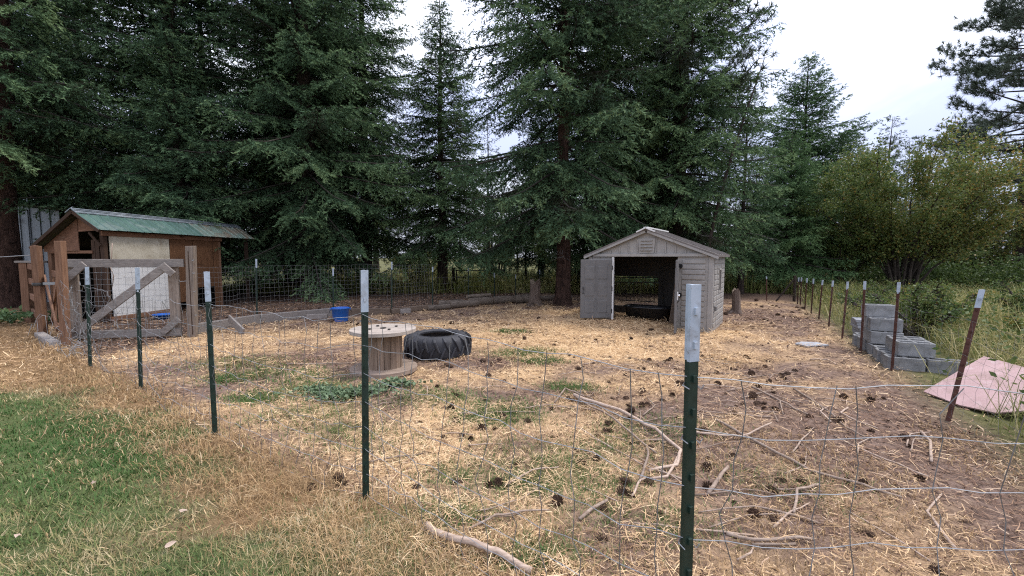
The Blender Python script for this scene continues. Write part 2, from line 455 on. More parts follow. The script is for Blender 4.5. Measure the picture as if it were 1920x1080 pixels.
def signed(x, y, line, ext=True):
    """signed distance to a polyline; positive to the left of its direction"""
    x = np.asarray(x, float); y = np.asarray(y, float)
    best = np.full(x.shape, 1e9); sg = np.zeros(x.shape)
    for i in range(len(line) - 1):
        ax, ay = line[i]; bx, by = line[i + 1]
        dx, dy = bx - ax, by - ay
        L2 = dx * dx + dy * dy
        t = ((x - ax) * dx + (y - ay) * dy) / L2
        lo = -1e9 if (i == 0 and ext) else 0.0
        hi = 1e9 if (i == len(line) - 2 and ext) else 1.0
        t = np.clip(t, lo, hi)
        d = np.hypot(x - ax - t * dx, y - ay - t * dy)
        c = dx * (y - ay) - dy * (x - ax)
        m = d < best
        best = np.where(m, d, best); sg = np.where(m, np.sign(c), sg)
    return best * sg

def sst(a, b, x):
    t = np.clip((x - a) / (b - a), 0, 1)
    return t * t * (3 - 2 * t)

_rg = np.random.default_rng(5)
_ph = _rg.uniform(0, 6.28, (24, 3))
_kk = _rg.normal(0, 1, (24, 2))
def patch(x, y, f, o=0):
    """cheap smooth noise in 0..1"""
    s = 0
    for i in range(8):
        k = _kk[(i + o) % 24] * f
        s = s + np.sin(k[0] * x + k[1] * y + _ph[(i + o) % 24, 0] + 1.5 * np.sin(k[1] * x * .7 - k[0] * y * .7 + _ph[(i + o) % 24, 1]))
    return np.clip(.5 + s / 7.0, 0, 1)

def zones(x, y):
    sf = signed(x, y, FENCE)              # + inside the yard side
    sr = -signed(x, y, RFENCE)            # + beyond the rusty fence
    sb = signed(x, y, BACK)               # + behind the rear fence
    inside = sst(-.15, .35, sf)
    beyond = sst(-.3, .6, sr)
    behind = sst(-.1, .5, sb) * inside
    lawn = sst(.15, 1.0, -sf + 1.0 * (patch(x, y, 1.6, 3) - .5) + .7 * (patch(x, y, 5.5, 13) - .5)) * sst(-5.4, -4.6, -y + .3 * patch(x, y, 2, 7)) * sst(.2, 1.6, -x + 1.0 * (patch(x, y, 1.6, 9) - .5))
    lawn = np.clip(lawn, 0, 1) * (1 - inside)
    gold = inside * (1 - beyond) * (1 - behind)
    core = np.exp(-(((x - 1.6) / 3.4) ** 2 + ((y - 9.2) / 3.0) ** 2)) * 1.1 + .45 * np.exp(-(((x + .6) / 2.2) ** 2 + ((y - 3.6) / 1.9) ** 2)) + .55 * np.exp(-(((x + 5.5) / 2.6) ** 2 + ((y - 8.2) / 1.6) ** 2)) + .16
    dirt = .5 * np.exp(-(((x - 3.6) / 1.9) ** 2 + ((y - 3.6) / 1.8) ** 2)) + .9 * np.exp(-(((x + .35) / .55) ** 2 + ((y - 6.5) / .35) ** 2)) + .4 * np.exp(-(((x - 6.5) / 2.0) ** 2 + ((y - 12) / 2.2) ** 2)) + .35 * np.exp(-(((x + 2.8) / 1.4) ** 2 + ((y - 6.9) / .5) ** 2))
    straw = gold * np.clip(core - dirt + .8 * (patch(x, y, 2.3, 1) - .5) + .5 * (patch(x, y, 6.3, 14) - .5), 0, 1)
    return dict(sf=sf, sr=sr, sb=sb, inside=inside, beyond=beyond, behind=behind, lawn=lawn, straw=straw, dirt=np.clip(dirt, 0, 1))

# ------------------------------------------------------------------ ground
def axis_pts(lo, hi, c, d0, grow):
    out = [c]; d = d0; x = c
    while x < hi:
        x += d; out.append(x); d *= grow
    d = d0; x = c
    while x > lo:
        x -= d; out.insert(0, x); d *= grow
    return np.array(out)
gx = axis_pts(-500, 500, 0.0, .07, 1.026)
gy = axis_pts(-60, 700, 2.2, .06, 1.026)
GX, GY = np.meshgrid(gx, gy)
rg = np.random.default_rng(11)
near = np.exp(-np.hypot(GX, GY) / 7.0)
GZ = gh(GX, GY) + rg.normal(0, 1, GX.shape) * .011 * near
zz_ = zones(GX, GY)
nx_, ny_ = len(gx), len(gy)
idx = np.arange(nx_ * ny_).reshape(ny_, nx_)
quads = np.stack([idx[:-1, :-1], idx[:-1, 1:], idx[1:, 1:], idx[1:, :-1]], -1).reshape(-1, 4)
t = NT('yard_ground')
v = t.coords(kind='Object')
nB = t.noise(v, 9, 5, .65)
nC = t.noise(v, 55, 4, .7)
nD = t.noise(t.coords((30, 90, 30), 'Object', rot=(0, 0, .6)), 2.0, 5, .7, 1.5)
dirtc = t.ramp(nB, [(.3, (.125, .082, .062)), (.55, (.19, .13, .10)), (.75, (.255, .185, .15))])
dirtc = t.mix(t.ramp(nC, [(.45, 0.0), (.62, .55)]), dirtc, (.09, .058, .043))
strawc = t.ramp(nD, [(.28, (.25, .155, .088)), (.5, (.47, .315, .17)), (.68, (.60, .42, .235))])
grassc = t.ramp(nC, [(.3, (.045, .07, .024)), (.7, (.12, .13, .055))])
dryc = t.ramp(nD, [(.3, (.12, .075, .04)), (.7, (.30, .19, .095))])
weedc = t.ramp(nB, [(.3, (.05, .055, .02)), (.7, (.14, .13, .055))])
duffc = t.ramp(nB, [(.3, (.045, .030, .022)), (.7, (.12, .08, .058))])
def fac(nm, k=1.2, w=.5):
    a = t.attr(nm)
    s_ = t.math('ADD', t.math('MULTIPLY', a, k), t.math('MULTIPLY', t.math('SUBTRACT', nB, .5), w), True)
    return t.math('MULTIPLY', s_, t.math('GREATER_THAN', a, .01), True)
col = t.mix(fac('straw', 1.15, .9), dirtc, strawc)
col = t.mix(fac('dry', 1.0, .6), col, dryc)
col = t.mix(fac('lawn', 1.2, .6), col, grassc)
col = t.mix(fac('weedy', 1.2, .4), col, weedc)
col = t.mix(fac('duff', 1.0, .8), col, duffc)
hgt = t.math('ADD', t.math('MULTIPLY', nC, .6), nD)
t.principled(col, .95, .08, 0, t.bump(hgt, .6, .012))
MT['ground'] = t.m
outside = (1 - zz_['inside'])
rear_woods = np.clip(zz_['behind'] + sst(18, 21, GY), 0, 1)
GROUND = np_mesh('ground', np.stack([GX, GY, GZ], -1).reshape(-1, 3), quads, MT['ground'], None, True, {
    'straw': zz_['straw'].ravel(),
    'dry': (outside * (1 - zz_['lawn']) * sst(1.5, .5, 0 * GX)).ravel(),
    'lawn': zz_['lawn'].ravel(),
    'weedy': np.clip(zz_['beyond'] * sst(-2, 1, GY) + sst(19, 24, GY), 0, 1).ravel(),
    'duff': (zz_['behind'] * (1 - sst(20, 26, GY)) * .9).ravel(),
})
tag(mesh_obj('ground', GROUND), kind='structure')

# ------------------------------------------------------------------ conifers
def slivers(P, D, Ln, tone, rng, K=4, wd=.011, spread=.75, slen=.75):
    """K thin needle triangles along every shoot"""
    n = len(P)
    fr = (np.arange(K) + .35) / K
    q = P[:, None, :] + D[:, None, :] * (Ln[:, None] * fr[None, :])[..., None]
    rad = rng.normal(0, 1, (n, K, 3)); rad = nrm(rad - D[:, None, :] * (rad * D[:, None, :]).sum(-1, keepdims=True))
    td = nrm(D[:, None, :] * .85 + rad * spread)
    wv = nrm(np.cross(td, rng.normal(0, 1, (n, K, 3)))) * (wd * Ln[:, None] / Ln.mean())[..., None]
    tip = q + td * (Ln[:, None] * slen * rng.uniform(.8, 1.2, (n, K)))[..., None]
    V = np.stack([q - wv, q + wv, tip], 2).reshape(-1, 3)
    T = np.arange(len(V)).reshape(-1, 3)
    to = np.repeat((tone[:, None] + rng.normal(0, .06, (n, K))).ravel(), 3)
    return V, T, to

def fir_parts(seed, H, Rr, z0, zdet, q=1.0, droop=.26, gap=.35, tr=.25, K=4, e_lo=-6, bare=0.0, face=None, pw=.6, shoot=.12, low=.72, coarse=2.2):
    """arrays of a fir: crown slivers, limb mesh builder"""
    rng = np.random.default_rng(seed)
    limbs = MB()
    Ps, Ds, Ls, Ts = [], [], [], []
    Z = np.array([0, 0, 1.0])
    z = z0
    while z < H - .12:
        tt = (z - z0) / (H - z0)
        det = 1.0 if z < zdet else coarse
        nb = int(rng.integers(4, 7)) if det == 1 else int(rng.integers(3, 6))
        if tt > .85: nb = 4
        a0 = rng.uniform(0, 2 * PI)
        for b in range(nb):
            if rng.uniform() < .08: continue
            az = a0 + 2 * PI * b / nb + rng.normal(0, .28)
            zb = z + rng.uniform(-.2, .2) * min(1, gap * 2)
            prof = (1 - tt) ** pw * min(1, low + 2.0 * tt)
            L = max(.22, Rr * prof * rng.uniform(.6, 1.15))
            e0 = math.tan(R(e_lo + 46 * tt + rng.normal(0, 7)))
            dr = droop * (1 - .8 * tt) * rng.uniform(.5, 1.4)
            ca, sa = math.cos(az), math.sin(az)
            swirl = rng.normal(0, .12)
            def pos(s):
                s = np.asarray(s)
                aa = az + swirl * s
                r_ = L * s
                return np.stack([r_ * np.cos(aa), r_ * np.sin(aa), zb + L * (e0 * s - dr * s * s + .55 * dr * s ** 4)], -1)
            # limb
            ss = np.linspace(0, .96, 6)
            pp = pos(ss)
            r0 = .010 + .010 * L
            if det == 1 or L > 1.5:
                limbs.tube([tuple(p) for p in pp], [max(.004, r0 * (1 - .85 * s_)) for s_ in ss], 4, False)
            if rng.uniform() < bare * (1 - tt) ** 2: continue
            bt = rng.normal(.30, .15)
            # secondaries
            st2 = .135 * det * q
            n2 = max(3, int(L * .88 / st2))
            s2 = np.repeat(np.linspace(.14, 1, n2), 2) + rng.normal(0, .012, 2 * n2)
            s2 = np.clip(s2, .08, 1)
            sd = np.tile([1.0, -1.0], n2)
            B2 = pos(s2); T2 = nrm(pos(s2 + .02) - pos(s2 - .02))
            S2 = nrm(np.cross(T2, Z))
            l2 = np.clip(.52 * L * (1 - s2) ** .8 + .15 * q, 0, 1.05) * rng.uniform(.6, 1.15, 2 * n2)
            an = rng.uniform(.7, 1.15, 2 * n2)
            d2 = nrm(T2 * np.cos(an)[:, None] + S2 * (sd * np.sin(an))[:, None] - Z * (rng.uniform(.05, .75, 2 * n2) * (1 - .7 * tt))[:, None])
            st3 = .075 * det * q
            n3 = np.maximum(1, np.ceil(l2 / st3).astype(int))
            ix = np.repeat(np.arange(2 * n2), n3)
            cum = np.cumsum(n3) - n3
            u = (np.arange(len(ix)) - cum[ix] + 1) / n3[ix]
            p3 = B2[ix] + d2[ix] * (l2[ix] * u)[:, None] - Z * (.2 * l2[ix] * u * u)[:, None]
            pr = nrm(np.cross(d2[ix], Z))
            sg = np.where(rng.uniform(size=len(ix)) < .5, -1.0, 1.0)
            d3 = nrm(d2[ix] * .8 + pr * (sg * .65)[:, None] + rng.normal(0, .3, (len(ix), 3)) - Z * .08)
            Ps.append(p3); Ds.append(d3)
            Ls.append(shoot * (det * q) ** .8 * rng.uniform(.7, 1.3, len(ix)))
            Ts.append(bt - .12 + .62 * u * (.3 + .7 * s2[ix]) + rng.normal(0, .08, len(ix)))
        z += gap * (1.0 if det == 1 else 1.5) * rng.uniform(.75, 1.25)
    P = np.concatenate(Ps); D = np.concatenate(Ds); Ln = np.concatenate(Ls); To = np.concatenate(Ts)
    zd = P[:, 2] > zdet
    V1, T1, o1 = slivers(P[~zd], D[~zd], Ln[~zd], To[~zd], rng, K, .0165 * q ** .8)
    if zd.any():
        V2, T2_, o2 = slivers(P[zd], D[zd], Ln[zd], To[zd], rng, 3, .03 * q ** .8)
        V1, T1, o1 = np.concatenate([V1, V2]), np.concatenate([T1, T2_ + len(V1)]), np.concatenate([o1, o2])
    return V1, T1, o1, limbs

def trunk_mb(H, r, seed, flare=1.45, lean=(0, 0), zt=None, n=12):
    rng = random.Random(seed)
    m = MB()
    zs = [-.15, 0, .12, .35, .8, 1.6, 3, 5, 8, 12, 17, 23, 30]
    zs = [z for z in zs if z < H] + [H]
    pts = []; rad = []
    for z in zs:
        k = max(0, z) / H
        w = .04 * math.sin(z * .7 + seed) * min(1, z / 3)
        pts.append((lean[0] * z + w, lean[1] * z + w * .6, z))
        fl = 1 + (flare - 1) * math.exp(-max(0, z) / .28)
        rad.append(max(.012, r * fl * (1 - .93 * k)))
    m.tube(pts, rad, n)
    # uneven bark outline
    out = []
    for i, p in enumerate(m.v):
        k = i % n
        j = 1 + .05 * math.sin(k * 2.1 + seed + p[2] * .9) + rng.uniform(-.035, .035)
        c = pts[min(i // n, len(pts) - 1)]
        out.append((c[0] + (p[0] - c[0]) * j, c[1] + (p[1] - c[1]) * j, p[2]))
    m.v = out
    return m

def fir_tree(name, label, loc, seed, H, Rr, z0, zdet, tr, mat='fir', bark='bark', group=None, lean=(0, 0), snags=0, **kw):
    o = thing(name, label, 'tree', g(loc[0], loc[1], -.02), 0, group)
    V, T, to, limbs = fir_parts(seed, H, Rr, z0, zdet, tr=tr, **kw)
    if lean != (0, 0):
        V[:, 0] += lean[0] * V[:, 2]; V[:, 1] += lean[1] * V[:, 2]
        limbs.v = [(p[0] + lean[0] * p[2], p[1] + lean[1] * p[2], p[2]) for p in limbs.v]
    trunk_mb(H, tr, seed, lean=lean).build('trunk', MT[bark], o, True)
    limbs.build('limbs', MT['limb'], o)
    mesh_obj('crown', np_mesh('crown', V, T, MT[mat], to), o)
    if snags:
        rr = random.Random(seed + 1)
        m = MB()
        for i in range(snags):
            zb = rr.uniform(1.3, max(2.4, z0 + 2.0)); a = rr.uniform(0, 2 * PI); L = rr.uniform(.6, 2.0)
            pts = []
            for k in range(5):
                s_ = k / 4
                pts.append((L * s_ * math.cos(a + .2 * s_), L * s_ * math.sin(a + .2 * s_), zb - .35 * L * s_ * s_ + rr.uniform(-.04, .04)))
            m.tube(pts, [.014, .011, .008, .006, .003], 4, False)
            for j in range(7):
                s_ = rr.uniform(.3, 1); k = min(3, int(s_ * 4))
                p = Vector(pts[k]).lerp(Vector(pts[k + 1]), s_ * 4 - k)
                a2 = a + rr.choice((-1, 1)) * rr.uniform(.5, 1.1); l2 = rr.uniform(.2, .6)
                m.tube([p, p + Vector((l2 * .5 * math.cos(a2), l2 * .5 * math.sin(a2), -.05 * l2)), p + Vector((l2 * math.cos(a2), l2 * math.sin(a2), -.3 * l2))], [.006, .004, .002], 3, False)
        m.build('dead_twigs', MT['dead_twig'], o)['kind'] = 'stuff'
    return o

def pine_parts(seed, H, Rr, z0, nb, tuft=.2, wd=.010, per=28, e0=(-10, 35), along=.45, dens=5.5):
    rng = np.random.default_rng(seed)
    limbs = MB(); Vs, To = [], []
    for b in range(nb):
        tt = (b + rng.uniform(0, 1)) / nb
        z = z0 + (H - z0) * tt
        az = b * 2.4 + rng.normal(0, .3)
        L = Rr * (1 - tt) ** .55 * rng.uniform(.55, 1.1) + .3
        el = math.tan(R(e0[0] + (e0[1] - e0[0]) * tt + rng.normal(0, 8)))
        def pos(s): return np.array([L * s * math.cos(az), L * s * math.sin(az), z + L * (el * s - .12 * s * s + .22 * s ** 3)])
        limbs.tube([tuple(pos(s)) for s in np.linspace(0, 1, 6)], [max(.008, (.016 + .012 * L) * (1 - .8 * s)) for s in np.linspace(0, 1, 6)], 5, False)
        nt = max(4, int(L * dens))
        cs = []
        for i in range(nt):
            s = rng.uniform(along, 1.0) if i else 1.0
            c = pos(s); d = nrm(pos(min(1.05, s + .05)) - pos(s - .05))
            side = nrm(np.cross(d, [0, 0, 1.0])) * rng.normal(0, .38) * (L * .5) * (1.1 - s * .6) + np.array([0, 0, rng.uniform(-.3, .42)])
            e = c + side
            if i: limbs.tube([tuple(c), tuple((c + e) / 2 + np.array([0, 0, -.03])), tuple(e)], [.012, .009, .006], 3, False)
            cs.append((e, nrm(d * .6 + side * .8 + np.array([0, 0, .45]))))
        for e, d in cs:
            dirs = nrm(rng.normal(0, 1, (per, 3)) * .85 + d * .75)
            ln = tuft * rng.uniform(.7, 1.15, per)
            bs = e + d * rng.uniform(-.12, .06, (per, 1))
            wv = nrm(np.cross(dirs, rng.normal(0, 1, (per, 3)))) * wd
            Vs.append(np.stack([bs - wv, bs + wv, bs + dirs * ln[:, None]], 1).reshape(-1, 3))
            To.append(np.full(per * 3, rng.normal(.45, .16)) + rng.normal(0, .06, per * 3))
    V = np.concatenate(Vs)
    return V, np.arange(len(V)).reshape(-1, 3), np.concatenate(To), limbs

def pine_tree(name, label, loc, seed, H, Rr, z0, nb, tr, group=None, bark='bark', **kw):
    o = thing(name, label, 'tree', g(loc[0], loc[1], -.02), 0, group)
    V, T, to, limbs = pine_parts(seed, H, Rr, z0, nb, **kw)
    trunk_mb(H, tr, seed).build('trunk', MT[bark], o, True)
    limbs.build('limbs', MT['limb'], o)
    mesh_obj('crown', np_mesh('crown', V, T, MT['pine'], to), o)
    return o

# large firs round the yard (position, seed, height, reach, lowest limb, detail up to, trunk radius)
fir_tree('fir_tree', 'huge old fir with thick brown trunk at the grey metal building', (-16.85, 14.0), 21, 27, 5.4, 5.0, 11, .50, bark='bark_red', lean=(.06, 0), e_lo=-10, droop=.3, gap=.5)
fir_tree('fir_tree', 'tall dark fir whose lower boughs overhang the green roofed shelter', (-13.4, 17.4), 22, 24, 5.6, 2.4, 13, .36, e_lo=-8, droop=.3, snags=6)
fir_tree('fir_tree', 'dense dark fir just behind the open end of the green roofed shelter', (-8.6, 18.2), 23, 25, 5.4, 2.0, 13.5, .40, e_lo=-12, droop=.34, snags=12)
fir_tree('fir_tree', 'slim dark fir with bare lower trunk beside the gap of white sky', (-7.0, 20.6), 24, 22, 3.5, 2.8, 14.5, .27, e_lo=-8, droop=.28, snags=10)
fir_tree('fir_tree', 'pointed mid-sized fir standing free in the gap behind the rear fence', (-3.31, 20.3), 25, 13.4, 4.1, 2.3, 14, .25, e_lo=-8, droop=.28, gap=.26, low=.85, coarse=1.5, pw=.85)
fir_tree('fir_tree', 'big central fir with red brown trunk beside the plastic shed', (1.73, 14.5), 26, 23, 4.8, 3.0, 10.6, .245, bark='bark_red', e_lo=-13, droop=.34, gap=.36, snags=10)
fir_tree('fir_tree', 'tall dark fir rising directly behind the plastic shed', (6.7, 17.2), 27, 21, 3.9, 2.2, 12.5, .27, e_lo=-10, droop=.3, snags=16)
fir_tree('fir_tree', 'narrow dark young fir with dead grey twigs near the fence corner', (10.2, 19.0), 28, 9.5, 2.0, 1.8, 12, .12, e_lo=-14, droop=.3, gap=.4, snags=26, bare=.4)
fir_tree('fir_tree', 'bushy bright green young fir with branches down to the ground', (13.6, 21.2), 29, 7.8, 3.3, .4, 12, .13, mat='fir_green', e_lo=-4, droop=.22, gap=.22, low=1.0, pw=.8)
fir_tree('fir_tree', 'tall pointed fir with pale thin top standing against the sky', (18.5, 27.6), 30, 14.1, 5.9, 1.0, 20, .22, mat='fir_green', e_lo=-4, droop=.2, gap=.28, q=1.15, low=1.0, pw=.82, K=5)
pine_tree('pine_tree', 'tall pine with long needle tufts towering over the plastic shed', (7.2, 19.0), 31, 19.5, 4.0, 7.0, 80, .27, tuft=.26, wd=.013, dens=9)
pine_tree('pine_tree', 'tall pine with tufted boughs at the open side of the big shrub', (32.6, 27.5), 32, 24, 6.0, 2.8, 130, .36, tuft=.32, wd=.016, e0=(-18, 40), dens=15, per=24)

# lower firs filling the gaps, copies of the pointed and the bushy one
POINTED = bpy.data.objects['fir_tree.004']; BEHIND = bpy.data.objects['fir_tree.006']; ROOFFIR = bpy.data.objects['fir_tree.002']
for (src, lb, x, y, sc, rz) in [(POINTED, 'short dark fir filling the gap right behind the shelter ridge', -12.0, 15.6, .72, 1.0), (POINTED, 'dark fir between the thick trunk and the shelter roof', -16.4, 20.8, 1.05, 2.1),
        (POINTED, 'dark drooping fir beside the shelter open end', -10.6, 20.4, .98, 3.9),
        (ROOFFIR, 'tall fir in the middle of the dark wood behind the mesh fence', -11.0, 23.6, 1.0, 4.2),
        (BEHIND, 'tall dark fir growing close behind the central fir', 4.0, 18.4, 1.0, 2.6), (POINTED, 'dark fir whose boughs show over the shed roof', 7.4, 21.6, .95, .6), (POINTED, 'shaded fir between grey stump and central trunk', 1.6, 23.6, .75, 3.3),
        (ROOFFIR, 'tall fir behind the thick brown trunk', -21.6, 18.6, 1.0, .4)]:
    c = copy_tree(src)
    c.location = g(x, y, -.02); c.rotation_euler = (0, 0, rz); c.scale = (sc, sc, sc)
    c['label'] = lb.replace(' right ', ' ')
    if 'group' in c: del c['group']

# thin leaning dead trunk
o = thing('leaning_dead_tree', 'thin bare dead trunk leaning behind the plastic shed', 'tree', g(6.75, 15.4))
m = MB()
pts = [(0, 0, -.1), (.22, 0, 1.6), (.55, .05, 3.2), (1.0, .1, 5.0), (1.6, .1, 7.0), (2.1, .1, 8.6)]
m.tube(pts, [.075, .068, .058, .046, .03, .012], 7)
m.build('trunk', MT['bark'], o, True)
rr = random.Random(7)
m = MB()
for i in range(26):
    s_ = rr.uniform(.15, .98) * 5; k = min(4, int(s_)); p = Vector(pts[k]).lerp(Vector(pts[k + 1]), s_ - k)
    a = rr.uniform(0, 2 * PI); L = rr.uniform(.3, 1.1)
    q_ = p + Vector((L * math.cos(a), L * math.sin(a), L * rr.uniform(-.1, .5)))
    m.tube([p, (p + q_) / 2 + Vector((0, 0, -.05)), q_], [.012, .008, .003], 4, False)
_tw = m.build('twigs', MT['dead_twig'], o); _tw['kind'] = 'stuff'

# the wood behind: individual trees sharing four builds
def proto_far(seed, H, Rr, z0, tr, mat):
    V, T, to, limbs = fir_parts(seed, H, Rr, z0, 0.0, q=1.0, gap=.5, K=3, coarse=2.6, tr=tr, low=.8)
    return (np_mesh('crown', V, T, MT[mat], to), trunk_mb(H, tr, seed, n=8).mesh('trunk', MT['bark'], True))
FAR = [proto_far(41, 15, 2.9, 2.5, .2, 'fir_far'), proto_far(42, 18, 3.2, 3.5, .24, 'fir_far'), proto_far(43, 12, 2.6, 1.2, .16, 'fir_far')]
Vp, Tp, tp, lp = pine_parts(44, 14, 2.6, 4.5, 46, tuft=.36, wd=.028, per=16)
FARP = (np_mesh('crown', Vp, Tp, MT['pine'], tp), trunk_mb(14, .2, 44, n=8).mesh('trunk', MT['bark'], True))
rr = random.Random(99)
def far_tree(x, y, sc, kind, label, group):
    o = thing('pine_tree' if kind == 3 else 'fir_tree', label, 'tree', g(x, y), rr.uniform(0, 6.28), group)
    cr, tk = FARP if kind == 3 else FAR[kind]
    a = mesh_obj('crown', cr, o); b = mesh_obj('trunk', tk, o)
    o.scale = (sc * rr.uniform(.9, 1.1),) * 2 + (sc,)
    return o
# dense wood behind the shelter and the rear fence
for (x, y, sc, k) in [(-21.5, 20.5, 1.25, 1), (-24.5, 25, 1.4, 1), (-15.8, 22.5, 1.2, 1), (-11.2, 23.0, 1.15, 0), (-28, 21, 1.3, 1), (-13.6, 27, 1.3, 1), (-11.2, 27.5, 1.2, 0), (-23, 31, .8, 1), (-18.5, 33, .7, 1), (-30, 30, 1.4, 1), (-35, 26, 1.4, 0)]:
    far_tree(x, y, sc, k, 'dark fir in the dense wood behind the green roofed shelter', 'firs in the wood behind the shelter')
for (x, y, sc, k) in [(-7.0, 33, .6, 0), (-2.2, 34, .55, 2), (.4, 30, .6, 2), (4.6, 27, 1.0, 0), (6.5, 30, 1.0, 1), (9.2, 26.5, .9, 0), (-4.6, 38, .5, 1), (3.0, 40, .75, 1), (-12, 38, .9, 1), (8.4, 38, 1.0, 1), (12.4, 33, .8, 0), (-.8, 44, .6, 0), (6, 48, .9, 1), (-8, 48, .6, 1), (11.5, 45, .85, 0), (.8, 24.8, .5, 2), (-1.5, 27.0, .68, 0), (-4.9, 29, .7, 2), (3.9, 21.2, .7, 2), (8.9, 22.5, .75, 2), (-1.2, 25.5, .55, 2), (-14, 44, 1.2, 1), (-21, 42, 1.2, 1), (-30, 44, 1.3, 1), (-40, 40, 1.4, 1)]:
    far_tree(x, y, sc, k, 'fir in the wood beyond the rear wire fence', 'firs in the wood beyond the rear fence')
for (x, y, sc, k) in [(20.2, 33, .75, 0), (24.0, 36, .8, 2), (27.5, 36, .78, 3), (29.5, 38, .88, 3), (33.0, 38, .92, 0), (35.5, 41, .9, 3), (38.5, 41, .9, 3), (42, 46, .95, 0), (22.3, 31, .7, 2), (17.2, 30.5, .8, 2), (26.0, 32, .62, 2), (30.5, 33, .6, 2), (15.0, 27.5, .6, 2), (45, 43, .7, 3), (26, 46, .7, 3), (22.5, 47, .78, 3), (49, 47, .8, 1), (16.5, 40, .75, 0), (54, 45, .9, 1), (32, 48, .75, 3), (40, 52, .75, 3), (60, 50, 1.0, 1), (28, 54, .8, 0)]:
    far_tree(x, y, sc, k, 'pale distant conifer above the big leafy shrub', 'conifers above the shrub')

# ------------------------------------------------------------------ leafy shrubs
def leaves_arrays(C, rng, size, tone, up=.4):
    n = len(C)
    nrmv = nrm(rng.normal(0, 1, (n, 3)) + np.array([0, 0, up]))
    a = nrm(np.cross(nrmv, rng.normal(0, 1, (n, 3)))); b = np.cross(nrmv, a)
    s = size * rng.uniform(.6, 1.3, n)[:, None]
    V = np.stack([C - a * s * .5, C + b * s * .27, C + a * s * .5, C - b * s * .27], 1).reshape(-1, 3)
    i0 = np.arange(n) * 4
    T = np.concatenate([np.stack([i0, i0 + 1, i0 + 2], 1), np.stack([i0, i0 + 2, i0 + 3], 1)])
    return V, T, np.repeat(tone, 4)

def shrub(name, label, loc, seed, H, Rr, nst, nleaf, size=.085, bias=0.0, lowz=.28, group=None):
    rng = np.random.default_rng(seed); rr = random.Random(seed)
    o = thing(name, label, 'shrub', g(*loc), 0, group)
    tips = []
    for i in range(nst):
        a = 2 * PI * i / nst + rr.uniform(-.3, .3); sp = Rr * rr.uniform(.15, .95); h = H * rr.uniform(.7, 1.0) * (1 - .25 * (sp / Rr) ** 2)
        b0 = Vector((.5 * math.cos(a) * rr.uniform(.2, 1) * Rr * .25, .5 * math.sin(a) * rr.uniform(.2, 1) * Rr * .25, 0))
        pts = []
        for k in range(8):
            s = k / 7
            pts.append(b0 + Vector((sp * s ** 1.4 * math.cos(a + .15 * s) + rr.uniform(-.06, .06), sp * s ** 1.4 * math.sin(a + .15 * s) + rr.uniform(-.06, .06), h * s ** .9 - (.05 if k == 0 else 0))))
        m = MB()
        m.tube(pts, [.055 * (1 - .85 * k / 7) * rr.uniform(.8, 1.1) + .006 for k in range(8)], 5, False)
        for k in range(2, 8):
            for j in range(3):
                p = pts[k] if k == 7 else pts[k].lerp(pts[k + 1] if k < 7 else pts[k], rr.random())
                a2 = a + rr.uniform(-1.5, 1.5); l2 = rr.uniform(.35, 1.1) * Rr / 4
                e = p + Vector((l2 * math.cos(a2), l2 * math.sin(a2), l2 * rr.uniform(.1, .9)))
                m.tube([p, (p + e) / 2 + Vector((0, 0, .06)), e], [.016, .01, .004], 3, False)
                tips.append((p, e))
        m.build('stem', MT['stem'], o)
    n = nleaf
    ti = rng.integers(0, len(tips), n)
    A = np.array([tuple(t_[0]) for t_ in tips])[ti]; B = np.array([tuple(t_[1]) for t_ in tips])[ti]
    u = rng.uniform(.25, 1.25, n)[:, None]
    C = A + (B - A) * u + rng.normal(0, .16 * Rr / 4, (n, 3))
    C = C[C[:, 2] > lowz * H * (1 + .3 * rng.normal(0, 1, len(C)))]
    clump = rng.normal(0, .16, len(tips))[ti[:len(C)]]
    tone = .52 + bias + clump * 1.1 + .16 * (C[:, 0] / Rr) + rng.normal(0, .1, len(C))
    V, T, to = leaves_arrays(C, rng, size, tone)
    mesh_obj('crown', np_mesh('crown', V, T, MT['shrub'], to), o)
    return o
shrub('leafy_shrub', 'big many-stemmed leafy shrub with yellowing leaves behind the rusty fence', (17.6, 19.2), 61, 6.4, 3.8, 34, 80000, .11, .10, .24)
shrub('leafy_shrub', 'smaller green shrub between the young fir and the big shrub', (15.9, 20.6), 62, 3.6, 1.8, 12, 15000, .09, -.1, .15)
shrub('leafy_shrub', 'low olive shrub growing under the tall tufted pine', (27.5, 25.0), 63, 4.6, 3.0, 12, 16000, .12, .12, .1)
def copy_shrub(src, label, x, y, sc, rz, grp=None):
    c = copy_tree(src); c.location = g(x, y); c.rotation_euler = (0, 0, rz); c.scale = (sc, sc, sc); c['label'] = label
    if grp: c['group'] = grp
    return c
_s2 = bpy.data.objects['leafy_shrub.001']
for (x, y, sc, rz, lb) in [(20.5, 25.5, .95, 1.0, 'dense green shrub standing behind the big leafy shrub'), (25.3, 28.0, .95, 2.2, 'rounded green shrub at the far side of the big shrub'), (23.6, 23.2, .75, .7, 'low green shrub at the open field side of the big shrub'), (30.5, 29.5, 1.1, 3.7, 'wide green shrub at the foot of the tufted pine'), (12.3, 22.6, .6, 5.2, 'low green shrub under the bushy young fir')]:
    copy_shrub(_s2, lb, x, y, sc, rz)
_lo = shrub('low_bush', 'low tangled green bush close behind the tallest block stack', (8.3, 8.6), 67, .95, 1.1, 9, 5000, .055, -.05, .03)
